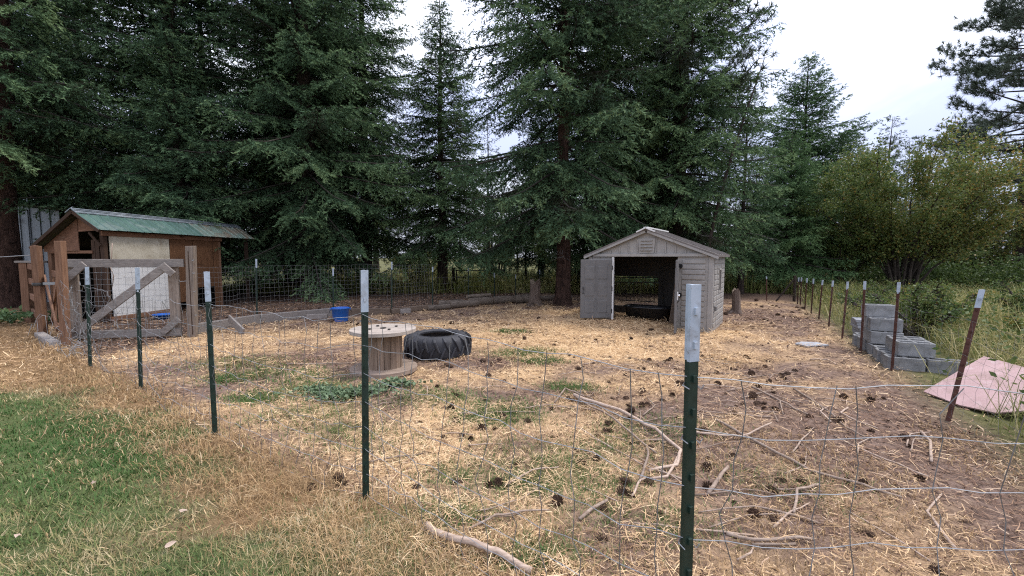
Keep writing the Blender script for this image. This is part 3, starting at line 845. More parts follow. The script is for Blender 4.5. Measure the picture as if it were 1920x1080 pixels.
for (x, y, sc, rz, lb) in [(10.6, 12.6, .7, 2.0, 'low tangled bush along the far rusty posts'), (8.4, 6.3, .8, 3.1, 'low tangled bush behind the front concrete blocks'), (9.6, 10.2, .9, 1.1, 'low tangled bush past the flat slab stack'), (11.6, 9.4, 1.0, 4.4, 'wide low bush in the middle of the weeds'), (7.9, 5.0, .6, .3, 'small low bush behind the pink board'), (12.6, 14.2, .8, 5.0, 'low bush before the stems of the big shrub')]:
    copy_shrub(_lo, lb, x, y, sc, rz)
shrub('leafy_shrub', 'low bright green shrub among the trunks behind the rear fence', (-5.2, 23.4), 64, 2.4, 2.6, 10, 11000, .09, .05, .05)
shrub('leafy_shrub', 'low dusky shrub under the central fir behind the cut logs', (3.2, 22.0), 65, 2.2, 2.4, 10, 9000, .09, .0, .05)
shrub('leafy_shrub', 'tall pale green shrub behind the free-standing pointed fir', (-.8, 27.5), 66, 4.2, 2.4, 10, 10000, .11, .05, .1)

# ------------------------------------------------------------------ green roofed shelter (local x along its front, local y into it)
SH = thing('animal_shelter', 'low wooden shelter with green ribbed metal roof and white front panel', 'shelter', g(-10.12, 10.62, -.02), R(85.4))
LX = 3.72
def roof_z(y):            # underside of the roof over local y
    return 2.78 - (.74 * (y - .47) if y > .47 else .72 * (.47 - y))
# corner and middle posts
for x in (0.0, 1.86, LX):
    MB().box((x + .05, .05, 1.16), (.10, .10, 2.32)).build('post', MT['dark_wood' if x == 0 else 'wood_red_z'], SH, bevel=.006)
for x in (0.05, LX - .05):
    MB().box((x, 1.5, 1.0), (.10, .10, 2.0)).build('post', MT['wood_red_z'], SH, bevel=.006)
# front boarding
MB().box((.98, -.012, .79), (1.70, .018, 1.24)).build('front_panel', MT['panel_white'], SH, bevel=.003, label='white lower front panel')
MB().box((.98, -.012, 1.82), (1.70, .018, .80)).build('front_panel', MT['panel_cream'], SH, bevel=.003, label='cream stained upper front panel')
MB().box((2.25, -.010, 1.30), (.80, .018, 1.96)).build('front_panel', MT['ply_orange'], SH, bevel=.003)
MB().box((3.06, -.010, 1.50), (.78, .018, 1.56)).build('front_panel', MT['ply_orange'], SH, bevel=.003)
MB().box((3.58, -.010, 1.15), (.22, .018, 2.26)).build('front_panel', MT['ply_orange'], SH, bevel=.003)
MB().box((1.0, -.035, .11), (1.95, .06, .11)).build('sill_board', MT['wood_red_x'], SH, bevel=.005)
MB().box((1.9, -.02, 2.26), (3.9, .045, .12)).build('eave_board', MT['wood_red_x'], SH, bevel=.004)
for (x, w) in ((.13, .10), (.24, .09)):
    MB().box((0.0 + .02, x + .06, 1.10), (.02, w, 2.0)).build('end_board', MT['dark_wood'], SH)
MB().box((-.01, .90, 1.80), (.03, 1.2, .07)).build('end_rail', MT['wood_red_x'], SH)
# gable boards at the near end
MB().prism([(.62, 1.83), (1.58, 1.80), (1.58, 1.92), (.62, 2.62)], (-.045, 0, 0), (0, 1, 0), (0, 0, 1), .02).build('gable_board', MT['ply'], SH)
MB().prism([(-.08, 2.34), (.60, 2.30), (.60, 2.64), (.46, 2.74)], (-.045, 0, 0), (0, 1, 0), (0, 0, 1), .02).build('gable_board', MT['ply'], SH)
MB().bar((-.06, .30, 2.28), (-.06, .02, 1.95), .03, .05).build('knee_brace', MT['dark_wood'], SH)
# inner walls, near-black to paint in the shade of the interior
MB().box((1.9, 1.52, .95), (3.7, .03, 1.9)).build('back_wall', MT['gap_shade'], SH)
MB().box((LX + .0, .80, 1.05), (.03, 1.4, 2.1)).build('end_wall', MT['gap_shade'], SH)
# roof: single steel sheets in front, ribs proud of each sheet, ridge cap, dark felt at the rear
x0, x1 = -.28, 5.25
nsh = 12
wsh = (x1 - x0) / nsh
ez, ey = roof_z(-.17) + .03, -.17
rz_, ry = 2.81, .47
sl = Vector((0, ey - ry, ez - rz_)).normalized()
nl = Vector((0, -sl.z, sl.y)) * -1
if nl.z < 0: nl = -nl
for i in range(nsh):
    xa = x0 + i * wsh
    m = MB()
    A = Vector((xa, ry, rz_)); B = Vector((xa, ey - .03, ez - .02))
    lift = nl * (.004 * (i % 2))
    m.prism([(0, 0), (wsh + .01, 0), (wsh + .01, (B - A).length), (0, (B - A).length)], A + lift, (1, 0, 0), sl, -.006)
    sh_ = m.build('roof_sheet', MT['roof_rust' if i >= 7 else 'roof_green'], SH)
    for k in range(2):
        r_ = MB(); xx = xa + .02 + k * wsh / 2
        r_.prism([(-.018, 0), (.018, 0), (.008, .022), (-.008, .022)], A + lift + Vector((xx - xa, 0, 0)) + nl * .004, (1, 0, 0), nl, 1.0)
        # stretch the rib down the slope
        rv = []
        for p in r_.v[:4]: rv.append(Vector(p))
        mm = MB(); d_ = sl * ((B - A).length + .006)
        mm.add([tuple(p) for p in rv] + [tuple(p + d_) for p in rv], [(0, 1, 2, 3), (7, 6, 5, 4), (0, 4, 5, 1), (1, 5, 6, 2), (2, 6, 7, 3), (3, 7, 4, 0)])
        mm.build('rib', MT['roof_rust' if i >= 7 else 'roof_green'], sh_, world=False)
m = MB()
for (y_, z_, y2, z2) in ((.47, 2.86, .33, 2.755), (.47, 2.86, .62, 2.755)):
    m.add([(x0 - .02, y_, z_), (x1 + .02, y_, z_), (x1 + .02, y2, z2), (x0 - .02, y2, z2), (x0 - .02, y_, z_ - .02), (x1 + .02, y_, z_ - .02), (x1 + .02, y2, z2 - .02), (x0 - .02, y2, z2 - .02)],
          [(0, 1, 2, 3), (7, 6, 5, 4), (0, 4, 5, 1), (1, 5, 6, 2), (2, 6, 7, 3), (3, 7, 4, 0)])
m.build('ridge_cap', MT['roof_ridge'], SH)
for k in range(2):
    MB().tube([(x0 - .01, .42 - .045 * k, 2.838 - .034 * k), (x1 + .01, .42 - .045 * k, 2.838 - .034 * k)], .008, 5).build('ridge_rib', MT['roof_ridge'], SH)
m = MB()
nyy = 10
for i in range(nyy + 1):
    y_ = .50 + (1.66 - .50) * i / nyy
    z_ = roof_z(y_) + .03
    for xx in (x0, x1 - .3): m.v.append((xx, y_, z_ + .012 * (i % 2)))
    for xx in (x0, x1 - .3): m.v.append((xx, y_, z_ - .05))
for i in range(nyy):
    a = i * 4
    m.f += [(a, a + 1, a + 5, a + 4), (a + 2, a + 6, a + 7, a + 3), (a, a + 4, a + 6, a + 2), (a + 1, a + 3, a + 7, a + 5)]
m.f += [(0, 2, 3, 1), (nyy * 4, nyy * 4 + 1, nyy * 4 + 3, nyy * 4 + 2)]
m.build('rear_roof', MT['shingle'], SH)
for (a, b) in (((-.27, -.20, roof_z(-.17) - .02), (-.27, .47, 2.77)), ((-.27, .47, 2.77), (-.27, 1.66, roof_z(1.66) - .02))):
    MB().bar(a, b, .03, .07, (0, 0, 1)).build('verge_board', MT['dark_wood'], SH)
for x in (1.0, 2.2, 3.4, 4.9):
    MB().bar((x, ey + .02, ez - .06), (x, ry, rz_ - .06), .045, .07).build('rafter', MT['dark_wood'], SH)
MB().box((5.05, .0, 1.1), (.09, .09, 2.25)).build('post', MT['dark_wood'], SH)
MB().box((5.05, 1.4, 1.0), (.09, .09, 2.0)).build('post', MT['dark_wood'], SH)
# brown cable hanging at the corner
tag(MB().tube([(-9.60, 10.3, 1.98), (-9.52, 10.2, 1.9), (-9.50, 10.15, 1.66), (-9.55, 10.15, 1.42), (-9.48, 10.15, 1.2), (-9.56, 10.18, .95)], .012, 6).build('hanging_rope', MT['stick'], None, True), 'pale rope hanging at the shelter corner above the weathered gate', 'rope')
# blue bowl on the sill
m = MB(); m.lathe([(.001, 0), (.14, 0), (.19, .10), (.20, .10), (.20, .115), (.18, .115), (.135, .02), (.001, .02)], 24)
o = m.build('feed_tub', MT['bucket'], None, True); o.location = g(-9.3, 11.3); o.scale = (1.2, 1.2, 1.2)
tag(o, 'shallow blue feed tub at the foot of the white panel', 'tub')
# brown straw tuft hanging off the roof is part of the rust sheets; white sheet added in place of bright patches behind the brown posts
m = MB()
NX, NZ = 9, 10
for j in range(NZ + 1):
    for i in range(NX + 1):
        u, w = i / NX, j / NZ
        m.v.append((-10.98 + .34 * u + .02 * math.sin(9 * w), 10.35 + .10 * math.sin(7 * u + 3 * w) + .05 * math.sin(15 * u), 0.80 + .55 * w - .08 * math.sin(5 * u)))
for j in range(NZ):
    for i in range(NX):
        a = j * (NX + 1) + i
        m.f.append((a, a + 1, a + NX + 2, a + NX + 1))
o = m.build('bright_patch_sheet', MT['bright_patch'], None, True)
sm = o.modifiers.new('thick', 'SOLIDIFY'); sm.thickness = .006
tag(o, 'crumpled white sheet added as bright patches behind the red brown gate', 'sheet')

# grey corrugated building at the edge
GB = thing('metal_building', 'grey corrugated metal building behind the thick fir trunk', 'building', g(-18.5, 15.4), .12)
for i in range(13):
    MB().prism([(0, 0), (.16, 0), (.16, 3.56 - .02 * i), (0, 3.58 - .02 * i)], (i * .16, .03 * (i % 2), .0), (1, 0, 0), (0, 0, 1), .02).build('wall_sheet', MT['siding_steel'], GB)
MB().box((2.75, .12, 1.55), (1.3, .05, 3.1)).build('shade_panel', MT['gap_shade'], GB)  # solid near-black panel, shade next to the grey wall put into its colour
MB().box((3.45, 1.6, 1.5), (.08, 3.0, 3.0)).build('side_wall', MT['siding_steel'], GB)
MB().box((.0, 1.6, 1.7), (.05, 3.0, 3.4)).build('side_wall', MT['siding_steel'], GB)
MB().box((1.75, 1.4, 3.42), (4.0, 3.4, .06), Matrix.Rotation(R(7.2), 3, 'Y')).build('roof', MT['shingle'], GB)
MB().box((1.06, -.03, 1.7), (.06, .04, 3.3)).build('corner_strip', MT['siding_steel'], GB)
m = MB(); m.lathe([(.001, 0), (.05, .01), (.085, .09), (.09, .12), (.001, .12)], 14)
lp_ = m.build('lamp', MT['shed_trim'], GB, True); lp_.location = (.62, -.14, 2.95); lp_.rotation_euler = (R(60), 0, 0)
MB().bar((.62, 0, 3.05), (.62, -.12, 3.05), .03, .03).build('lamp_arm', MT['steel_dark'], GB)

# ------------------------------------------------------------------ plastic shed (local x along its front, local y into it)
sx, sy = 1.93, 10.74
SD = thing('plastic_shed', 'taupe plastic garden shed with gable front and both doors open', 'shed', Vector((sx, sy, .0)), math.atan2(-.55, .84))
SW, SDp, SE, SA = 2.87, 1.75, 1.66, 2.24
J0, J1 = .62, 2.13
def part(mb, nm, mt, par=SD, **k): return mb.build(nm, MT[mt], par, **k)
part(MB().box((J0 / 2, .03, SE / 2), (J0, .06, SE)), 'front_wall', 'shed')
part(MB().box(((J1 + SW) / 2, .03, SE / 2), (SW - J1, .06, SE)), 'front_wall', 'shed')
wl_ = part(MB().box((.03, .06 + (SDp - .06) / 2, SE / 2), (.06, SDp - .06, SE)), 'side_wall', 'shed_shade')
wr_ = MB()
wy0, wy1, wz0, wz1 = .78, 1.06, .86, 1.36
X_ = SW - .03
for (y0, y1, z0, z1) in ((.06, wy0, 0, SE), (wy1, SDp, 0, SE), (wy0, wy1, 0, wz0), (wy0, wy1, wz1, SE)):
    wr_.box((X_, (y0 + y1) / 2, (z0 + z1) / 2), (.06, y1 - y0, z1 - z0))
wr_ = part(wr_, 'side_wall', 'shed')
# window
wf = MB()
for (y0, y1, z0, z1) in ((wy0 - .03, wy0 + .01, wz0 - .03, wz1 + .03), (wy1 - .01, wy1 + .03, wz0 - .03, wz1 + .03), (wy0 + .011, wy1 - .011, wz0 - .03, wz0 + .01), (wy0 + .011, wy1 - .011, wz1 - .01, wz1 + .03)):
    wf.box((SW + .012, (y0 + y1) / 2, (z0 + z1) / 2), (.024, y1 - y0, z1 - z0))
wf = part(wf, 'window', 'shed')
MB().box((SW - .03, (wy0 + wy1) / 2, (wz0 + wz1) / 2), (.008, wy1 - wy0, wz1 - wz0)).build('pane', MT['glass_dark'], wf)
# siding boards
nb_ = 13
bh = (SE - .14) / nb_
for i in range(nb_):
    zc = .09 + bh * (i + .5)
    part(MB().box(((J1 + .10 + SW - .16) / 2, -.008, zc), (SW - .16 - J1 - .10, .018, bh - .028)), 'siding_board', 'shed', bevel=.006)
    for (y0, y1) in ((.10, .44), (.50, wy0 - .05), (wy1 + .05, SDp - .08)):
        part(MB().box((SW + .006, (y0 + y1) / 2, zc), (.018, y1 - y0, bh - .028)), 'siding_board', 'shed', bevel=.006)
    if not (wz0 - .09 < zc < wz1 + .09):
        part(MB().box((SW + .006, (wy0 + wy1) / 2, zc), (.018, wy1 - wy0 + .06, bh - .028)), 'siding_board', 'shed', bevel=.006)
for i in range(nb_):
    zc = .09 + bh * (i + .5)
    part(MB().box(((.14 + J0 - .08) / 2, -.008, zc), (J0 - .08 - .14, .018, bh - .028)), 'siding_board', 'shed', bevel=.006)
part(MB().box((SW - .05, -.012, SE / 2), (.10, .02, SE)), 'corner_trim', 'shed', bevel=.006)
part(MB().box((.05, -.012, SE / 2), (.10, .02, SE)), 'corner_trim', 'shed', bevel=.006)
part(MB().box((SW + .035, .22, .52), (.05, .14, .10)), 'vent_cover', 'shed_dark', bevel=.008)
# gable
gp = [(0, SE), (SW, SE), (SW / 2, SA)]
part(MB().prism([(0, SE + .002), (SW, SE + .002), (SW / 2 + .12, SA - .035), (SW / 2 - .12, SA - .035)], (0, .05, 0), (1, 0, 0), (0, 0, 1), .05), 'gable', 'shed')
part(MB().box((SW / 2, -.025, SE + .035), (SW - .25, .05, .07)), 'header', 'shed', bevel=.006)
def gz(x): return SA - .06 - abs(x - SW / 2) * (SA - SE) / (SW / 2) * .98
for i in range(11):
    xx = .36 + i * (SW - .72) / 10
    if abs(xx - SW / 2) < .19: continue
    zt = gz(xx) - .03
    if zt - SE > .13:
        part(MB().box((xx, -.012, (SE + .075 + zt) / 2), (.022, .024, zt - SE - .075)), 'batten', 'shed', bevel=.004)
vp = part(MB().prism([(-.17, SE + .08), (.17, SE + .08), (.20, SA - .16), (-.20, SA - .16)], (SW / 2, -.004, 0), (1, 0, 0), (0, 0, 1), .02), 'vent_panel', 'shed')
for i in range(4):
    rt = Matrix.Rotation(R(28), 3, 'X')
    MB().box((SW / 2, -.036, SE + .15 + i * .075), (.27, .035, .012), rt).build('louver', MT['shed'], vp, bevel=.003)
# roof
ov = .10
for s_ in (-1, 1):
    ex = SW / 2 + s_ * (SW / 2 + ov); ezz = SE - ov * (SA - SE) / (SW / 2) + .03
    a = Vector((SW / 2, -.09, SA + .02)); b = Vector((ex, -.09, ezz))
    m = MB()
    th = Vector((0, 0, .05)); dy = Vector((0, SDp + .18, 0))
    m.add([a, b, b + dy, a + dy, a + th, b + th, b + dy + th, a + dy + th], [(0, 1, 2, 3), (4, 7, 6, 5), (0, 4, 5, 1), (1, 5, 6, 2), (2, 6, 7, 3), (3, 7, 4, 0)])
    rp_ = m.build('roof_panel', MT['shed_roof'], SD)
    for k in range(6):
        p = a + dy * ((k + .5) / 6) + th; q_ = b + dy * ((k + .5) / 6) + th
        MB().bar(p + Vector((0, 0, .006)), q_ + Vector((0, 0, .006)), .05, .02).build('roof_rib', MT['shed_roof'], rp_)
    part(MB().bar(Vector((SW / 2 + s_ * .02, -.075, SA - .005)), Vector((ex, -.075, ezz - .022)), .035, .05), 'verge_trim', 'shed', bevel=.004)
m = MB()
for s_ in (-1, 1):
    m.bar((SW / 2 - s_ * .005, -.13, SA + .082), (SW / 2 + s_ * .21, -.13, SA - .01), .03, .03)
m.bar((SW / 2, -.12, SA + .087), (SW / 2, SDp + .1, SA + .087), .10, .03)
part(m, 'ridge_cap', 'shed_trim')
# rear wall with an opening at one side
part(MB().box((2.05, SDp - .03, SE / 2), (1.52, .05, SE)), 'rear_wall', 'shed_shade')
part(MB().box((.675, SDp - .03, SE - .27), (1.23, .05, .54)), 'rear_wall', 'shed_shade')
part(MB().box((.675, SDp - .03, .14), (1.23, .05, .28)), 'rear_wall', 'shed_shade')
part(MB().prism([(.06, SE + .002), (SW - .06, SE + .002), (SW / 2 + .05, SA - .035), (SW / 2 - .05, SA - .035)], (0, SDp - .01, 0), (1, 0, 0), (0, 0, 1), .04), 'rear_gable', 'shed_shade')
# door jamb
part(MB().box((J0 + .022, -.01, SE / 2), (.035, .06, SE - .01)), 'door_jamb', 'shed_trim')
# doors
def door(hx, hy, ang, side, wd=.76, z0=.06):
    d = thing('door', None, None)
    d.parent = SD
    d.location = (hx, hy, z0); d.rotation_euler = (0, 0, ang)
    hgt = SE - .07 - z0
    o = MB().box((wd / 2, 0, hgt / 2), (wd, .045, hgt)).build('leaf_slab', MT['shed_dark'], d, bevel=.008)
    for c in range(2):
        for r_ in range(3):
            xc = wd * (.30 + .42 * c); zc = hgt * (.20 + .29 * r_)
            for sgn in (-1, 1):
                MB().box((xc, sgn * .026, zc), (wd * .30, .016, hgt * .22)).build('door_panel', MT['shed_dark'], d, bevel=.012)
    for sgn in (-1, 1):
        MB().box((wd * .515, sgn * .024, hgt / 2), (.018, .014, hgt * .95)).build('door_groove', MT['shed_dark'], d)
    MB().tube([(wd - .055, side * .024, hgt * .42), (wd - .055, side * .06, hgt * .44), (wd - .055, side * .06, hgt * .52), (wd - .055, side * .024, hgt * .54)], .011, 6).build('handle', MT['black_plastic'], d)
    for zf in (.12, .5, .86):
        MB().tube([(-.012, 0, hgt * zf - .05), (-.012, 0, hgt * zf + .05)], .02, 8).build('hinge', MT['steel_dark'], d)
    return d
rzs = math.atan2(-.55, .84)
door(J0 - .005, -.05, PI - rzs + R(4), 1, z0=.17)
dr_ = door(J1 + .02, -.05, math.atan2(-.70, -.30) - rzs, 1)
MB().box((.70, .030, .78), (.09, .02, .17)).build('lock_plate', MT['shed_trim'], dr_, bevel=.006)
MB().tube([(.70, .03, .79), (.70, .075, .79)], .026, 10).build('lock_knob', MT['chrome'], dr_)
for zf in (.80, 1.45):
    hc = part(MB().lathe([(.001, -.01), (.05, -.01), (.05, .02), (.001, .02)], 14, (0, 0, 0)), 'hinge_cap', 'black_plastic')
    hc.rotation_euler = (R(90), 0, 0); hc.location = (J1 + .065, -.028, zf)
# things in the shed
def shed_world(x, y, z): return W(SD) @ Vector((x, y, z))
m = MB()
prof = []
NB = 28
def oval(a, b_, z):
    out = []
    for k in range(NB):
        an = 2 * PI * k / NB; c, s_ = math.cos(an), math.sin(an)
        e_ = .55
        out.append((a * math.copysign(abs(c) ** e_, c), b_ * math.copysign(abs(s_) ** e_, s_), z))
    return out
rings = [oval(.52, .26, 0), oval(.56, .29, .24), oval(.60, .33, .26), oval(.61, .34, .285), oval(.58, .31, .295), oval(.54, .27, .26), oval(.50, .24, .05)]
for r_ in rings: m.v += r_
for i in range(len(rings) - 1):
    for k in range(NB):
        k2 = (k + 1) % NB
        m.f.append((i * NB + k, i * NB + k2, (i + 1) * NB + k2, (i + 1) * NB + k))
m.f.append(tuple(range(NB))); m.f.append(tuple(range((len(rings) - 1) * NB, len(rings) * NB)))
p = shed_world(1.22, .95, 0)
o = m.build('water_trough', MT['black_plastic'], None, True); o.location = g(p.x, p.y, .02); o.rotation_euler = (0, 0, rzs)
tag(o, 'low black plastic trough lying inside the plastic shed', 'trough')
HR = thing('hay_rack', 'dark steel hay rack with slanted bars inside the plastic shed', 'rack', shed_world(.18, 1.35, .1), rzs)
for (a, b) in (((0, 0, .98), (1.25, 0, 1.02)), ((0, .02, .86), (1.25, .02, .88)), ((.1, .12, .36), (1.2, .12, .36)), ((1.25, 0, 1.02), (1.36, .1, .2)), ((0, 0, .98), (-.02, .1, -.1))):
    MB().tube([a, b], .014, 6).build('rail', MT['steel_dark'], HR)
for i in range(11):
    MB().tube([(.06 + i * .115, .02, .86), (.12 + i * .105, .12, .36)], .008, 5).build('bar', MT['steel_dark'], HR)
o = MB().bar(shed_world(1.90, .55, .08), shed_world(2.02, .62, 1.25), .04, .09).build('leaning_board', MT['wood_brown_x'])
tag(o, 'narrow brown board leaning inside the shed doorway', 'board')

# ------------------------------------------------------------------ steel fence posts
def tee_post(name, label, x, y, h, tipx=0.0, tipy=0.0, green=True, cap=.27, face=0.0, group=None, detail=True, w=.042):
    """T-section post with studs and a painted tip"""
    o = thing(name, label, 'fence post', g(x, y, -.02), face, group)
    lean = Vector((tipx, tipy, h + .02))
    mt = MT['post_green' if green else 'post_rust']
    def shp(z0, z1, grow):
        m = MB(); ww = w / 2 + grow; t_ = .0045 + grow
        poly = [(-ww, -t_), (ww, -t_), (ww, t_), (t_, t_), (t_, w * .85 + grow), (-t_, w * .85 + grow), (-t_, t_), (-ww, t_)]
        a, b = lean * (z0 / (h + .02)), lean * (z1 / (h + .02))
        n = len(poly)
        loc_ = Matrix.Rotation(-face, 3, 'Z')
        vs_ = [loc_ @ a + Vector((p[0], p[1], 0)) for p in poly] + [loc_ @ b + Vector((p[0], p[1], 0)) for p in poly]
        m.add(vs_, [tuple(reversed(range(n))), tuple(range(n, 2 * n))] + [(i, (i + 1) % n, n + (i + 1) % n, n + i) for i in range(n)])
        return m
    shp(0, h + .02 - cap, 0).build('shaft', mt, o)
    shp(h + .02 - cap + .001, h + .02, .0015).build('painted_tip', MT['post_white'], o)
    if detail:
        loc_ = Matrix.Rotation(-face, 3, 'Z')
        z = .15
        while z < h - .06:
            p = loc_ @ (lean * (z / (h + .02)))
            st = MB().box((p.x, p.y - .009, p.z), (.014, .010, .022))
            st.build('stud', MT['post_white'] if z > h - cap else mt, o)
            z += .11
        if green:
            for z in (1.22, 1.04, .68, .36):
                p = loc_ @ (lean * (z / (h + .02)))
                MB().tube([(p.x - w * .62, p.y - .012, p.z), (p.x - w * .62, p.y + .018, p.z + .004), (p.x, p.y + w * .92, p.z + .008), (p.x + w * .62, p.y + .018, p.z + .004), (p.x + w * .66, p.y - .014, p.z - .004), (p.x + w * .9, p.y - .016, p.z + .01)], .0022, 4).build('wire_clip', MT['wire'], o)
    return o
tee_post('fence_post', 'green steel fence post with white tip next to the weathered gate', -6.45, 6.42, 1.53, .06, 0, face=.6, w=.042)
tee_post('fence_post', 'green steel fence post in front of the gate diagonal brace', -4.64, 5.23, 1.52, .05, 0, face=.6, w=.042)
tee_post('fence_post', 'green steel fence post with white tip at the lawn edge', -2.74, 3.83, 1.53, .0, 0, face=.6, w=.042)
tee_post('fence_post', 'green steel fence post standing in front of the wooden cable spool', -.97, 2.72, 1.53, .03, 0, face=.55, w=.042)
tee_post('fence_post', 'tallest-looking green steel fence post with chipped white tip close to the camera', .59, 1.36, 1.535, -.005, 0, face=.35, w=.037, cap=.25)
for (x, y, h, lb, tx) in [(-6.43, 10.67, 1.60, 'thin green post at the dark open end of the shelter', .05), (-5.13, 12.17, 1.33, 'thin green post right behind the blue bucket', .03),
        (-3.49, 12.30, 1.50, 'thin green post at the plank edging behind the cable spool', .03), (-2.54, 13.56, 1.35, 'dark thin post where the cut logs begin', .02),
        (-1.54, 14.96, 1.31, 'dark thin post between the split logs by the far gate', .01), (-.64, 15.49, 1.07, 'dark thin post over the middle of the log row', 0),
        (.14, 16.26, 1.0, 'dark thin post beside the grey tree stump', 0), (1.15, 17.7, 1.1, 'dark thin post next to the red brown fir trunk', 0)]:
    tee_post('fence_post', lb.replace(' right ', ' '), x, y, h, tx, 0, cap=.16 if x > -3 else .22, face=.4, group='thin posts of the rear fence', detail=False, w=.035)
for i, (x, y, h, tx, lb) in enumerate([(4.39, 4.19, 1.32, .24, 'rusty steel post leaning over the pink board'), (5.45, 6.02, 1.27, .02, 'rusty steel post before the front concrete blocks'),
        (5.94, 7.17, 1.22, .0, 'rusty steel post before the tallest block stack'), (6.65, 8.5, 1.16, .05, 'rusty steel post between block pile and slab stack'),
        (7.44, 9.93, 1.08, .04, 'rusty steel post just past the flat slab stack'), (8.13, 11.22, 1.06, .05, None), (8.59, 12.17, 1.03, .02, None), (9.17, 13.28, 1.0, .02, None), (9.82, 14.46, .96, .0, None), (10.06, 14.96, .94, .0, None)]):
    tee_post('fence_post', lb or 'rusty steel post in the far run toward the fence corner', x, y, h, tx, 0, False, .14 if i else .18, -1.1, 'rusty posts of the side fence' if lb else 'rusty posts of the far run', i < 4, .040 if i == 0 else .034)
tee_post('fence_post', 'lone rusty post between the shed stump and the fence corner', 9.64, 16.06, .93, -.05, 0, False, .1, .2, None, False, .035)
# corner post with brace
o = thing('corner_post', 'dark corner post with slanting brace at the end of the rusty fence', 'fence post', g(10.54, 15.87))
MB().tube([(0, 0, -.05), (0, 0, .98)], .05, 8).build('post', MT['bark'], o)
MB().tube([(-.05, 0, .82), (-.70, -.05, .03)], .03, 8).build('brace', MT['bark'], o)

# ------------------------------------------------------------------ wire
def wire_run(o, posts, heights, rad, mt, step=.13, kink=.008, sag=.05, stay=None, stay_r=None, seed=1, crumple=None):
    """line wires and stay wires between posts, as parts of o (world coordinates)"""
    rr = random.Random(seed)
    segs = [(Vector((*posts[i], 0)), Vector((*posts[i + 1], 0))) for i in range(len(posts) - 1)]
    def P(i, t_, hgt, ki):
        a, b = segs[i]
        p = a.lerp(b, t_)
        s_ = sag[i] if hasattr(sag, '__len__') else sag
        c = crumple[i] if crumple else 0.0
        belly = 4 * t_ * (1 - t_)
        nrm_ = Vector((-(b - a).y, (b - a).x, 0)).normalized()
        base = float(gh(p.x, p.y))
        z = base + hgt - s_ * belly * (.6 + .4 * math.sin(hgt * 7 + i))
        off = belly * (.03 * math.sin(5 * hgt + 2 * i) + c * .12 * math.sin(9 * t_ + 4 * hgt))
        z -= c * belly * .18 * abs(math.sin(6 * t_ + 3 * hgt + i)) * min(1, hgt * 2)
        return Vector((p.x, p.y, max(base + .012, z))) + nrm_ * off
    for hi, hgt in enumerate(heights):
        pts = []
        for i, (a, b) in enumerate(segs):
            n = max(4, int((b - a).length / step))
            for k in range(n + (1 if i == len(segs) - 1 else 0)):
                p = P(i, k / n, hgt, hi)
                kk = kink * (1 + (crumple[i] * 4 if crumple else 0))
                pts.append(p + Vector((rr.gauss(0, kk * .5), rr.gauss(0, kk * .5), rr.gauss(0, kk))))
        MB().tube(pts, rad, 4, False).build('line_wire', mt, o, world=True)
    if stay:
        for i, (a, b) in enumerate(segs):
            st = stay[i] if hasattr(stay, '__len__') else stay
            if not st: continue
            n = max(1, int((b - a).length / st))
            for k in range(n):
                t_ = (k + .5) / n
                lv = sorted(heights)
                pts = []
                dx = rr.gauss(0, .012)
                for j, hh in enumerate(lv):
                    tt = min(1, max(0, t_ + dx * j * .25 + rr.gauss(0, .004)))
                    p = P(i, tt, hh, 0)
                    pts.append(p)
                    if j < len(lv) - 1:
                        q_ = P(i, tt, (hh + lv[j + 1]) / 2, 0)
                        kk = kink * (1 + (crumple[i] * 4 if crumple else 0))
                        pts.append(q_ + Vector((rr.gauss(0, kk * 1.6), rr.gauss(0, kk * 1.6), 0)))
                MB().tube(pts, stay_r or rad, 4, False).build('stay_wire', MT['wire_stay'], o, world=True)
FW = thing('woven_wire_fence', 'sagging woven wire fence along the lawn strung on green posts', 'fence', g(-.97, 2.72))
HTS = [1.24, 1.05, .86, .68, .51, .35, .19, .04]
wire_run(FW, FENCE, HTS, .0018, MT['wire'], .12, .005, [.10, .10, .10, .07, .05, .03], [.17, .17, .17, .17, .165,   .22], .0019, 3, [.5, .4, .25, .12, .06, .03])
RW = thing('wire_netting', 'thin wire netting strung along the rusty side fence posts', 'fence', g(5.45, 6.02))
wire_run(RW, RFENCE[:1] + RFENCE[1:6], [1.05, .88, .71, .54, .37, .2, .05], .0012, MT['wire_dark'], .25, .006, .03, .2, .001, 5)
RW2 = thing('wire_netting', 'far run of plain wires toward the braced corner post', 'fence', g(9.17, 13.28))
wire_run(RW2, RFENCE[5:], [.9, .7, .5, .3, .1], .0014, MT['wire_dark'], .4, .006, .03, None, None, 6)
BW = thing('welded_wire_fence', 'dark welded wire mesh between shelter and blue bucket', 'fence', g(-6.43, 10.67))
m = MB()
rr = random.Random(12)
for i in range(4):
    a, b = Vector((*BACK[i], 0)), Vector((*BACK[i + 1], 0))
    n = int((b - a).length / .105)
    for k in range(n + 1):
        p = a.lerp(b, k / n); z0 = float(gh(p.x, p.y))
        m.tube([(p.x, p.y, z0 + .18), (p.x + rr.gauss(0, .008), p.y, z0 + .75), (p.x + rr.gauss(0, .008), p.y, z0 + 1.42)], .0021, 3, False)
    for j in range(12):
        z = .2 + j * .11
        pts = []
        for k in range(8):
            p = a.lerp(b, k / 7); pts.append((p.x, p.y, float(gh(p.x, p.y)) + z + rr.gauss(0, .01)))
        m.tube(pts, .0021, 3, False)
o = m.build('wire_mesh', MT['wire_dark'], BW, world=True)
o['kind'] = 'stuff'
BW2 = thing('plain_wire_fence', 'thin plain wires above the row of cut logs', 'fence', g(-.64, 15.49))
wire_run(BW2, BACK[4:8] + [(1.15, 17.7), (1.7, 18.57)], [1.0, .8, .6, .4, .22], .0022, MT['wire_dark'], .4, .008, .03, .3, .0018, 8)
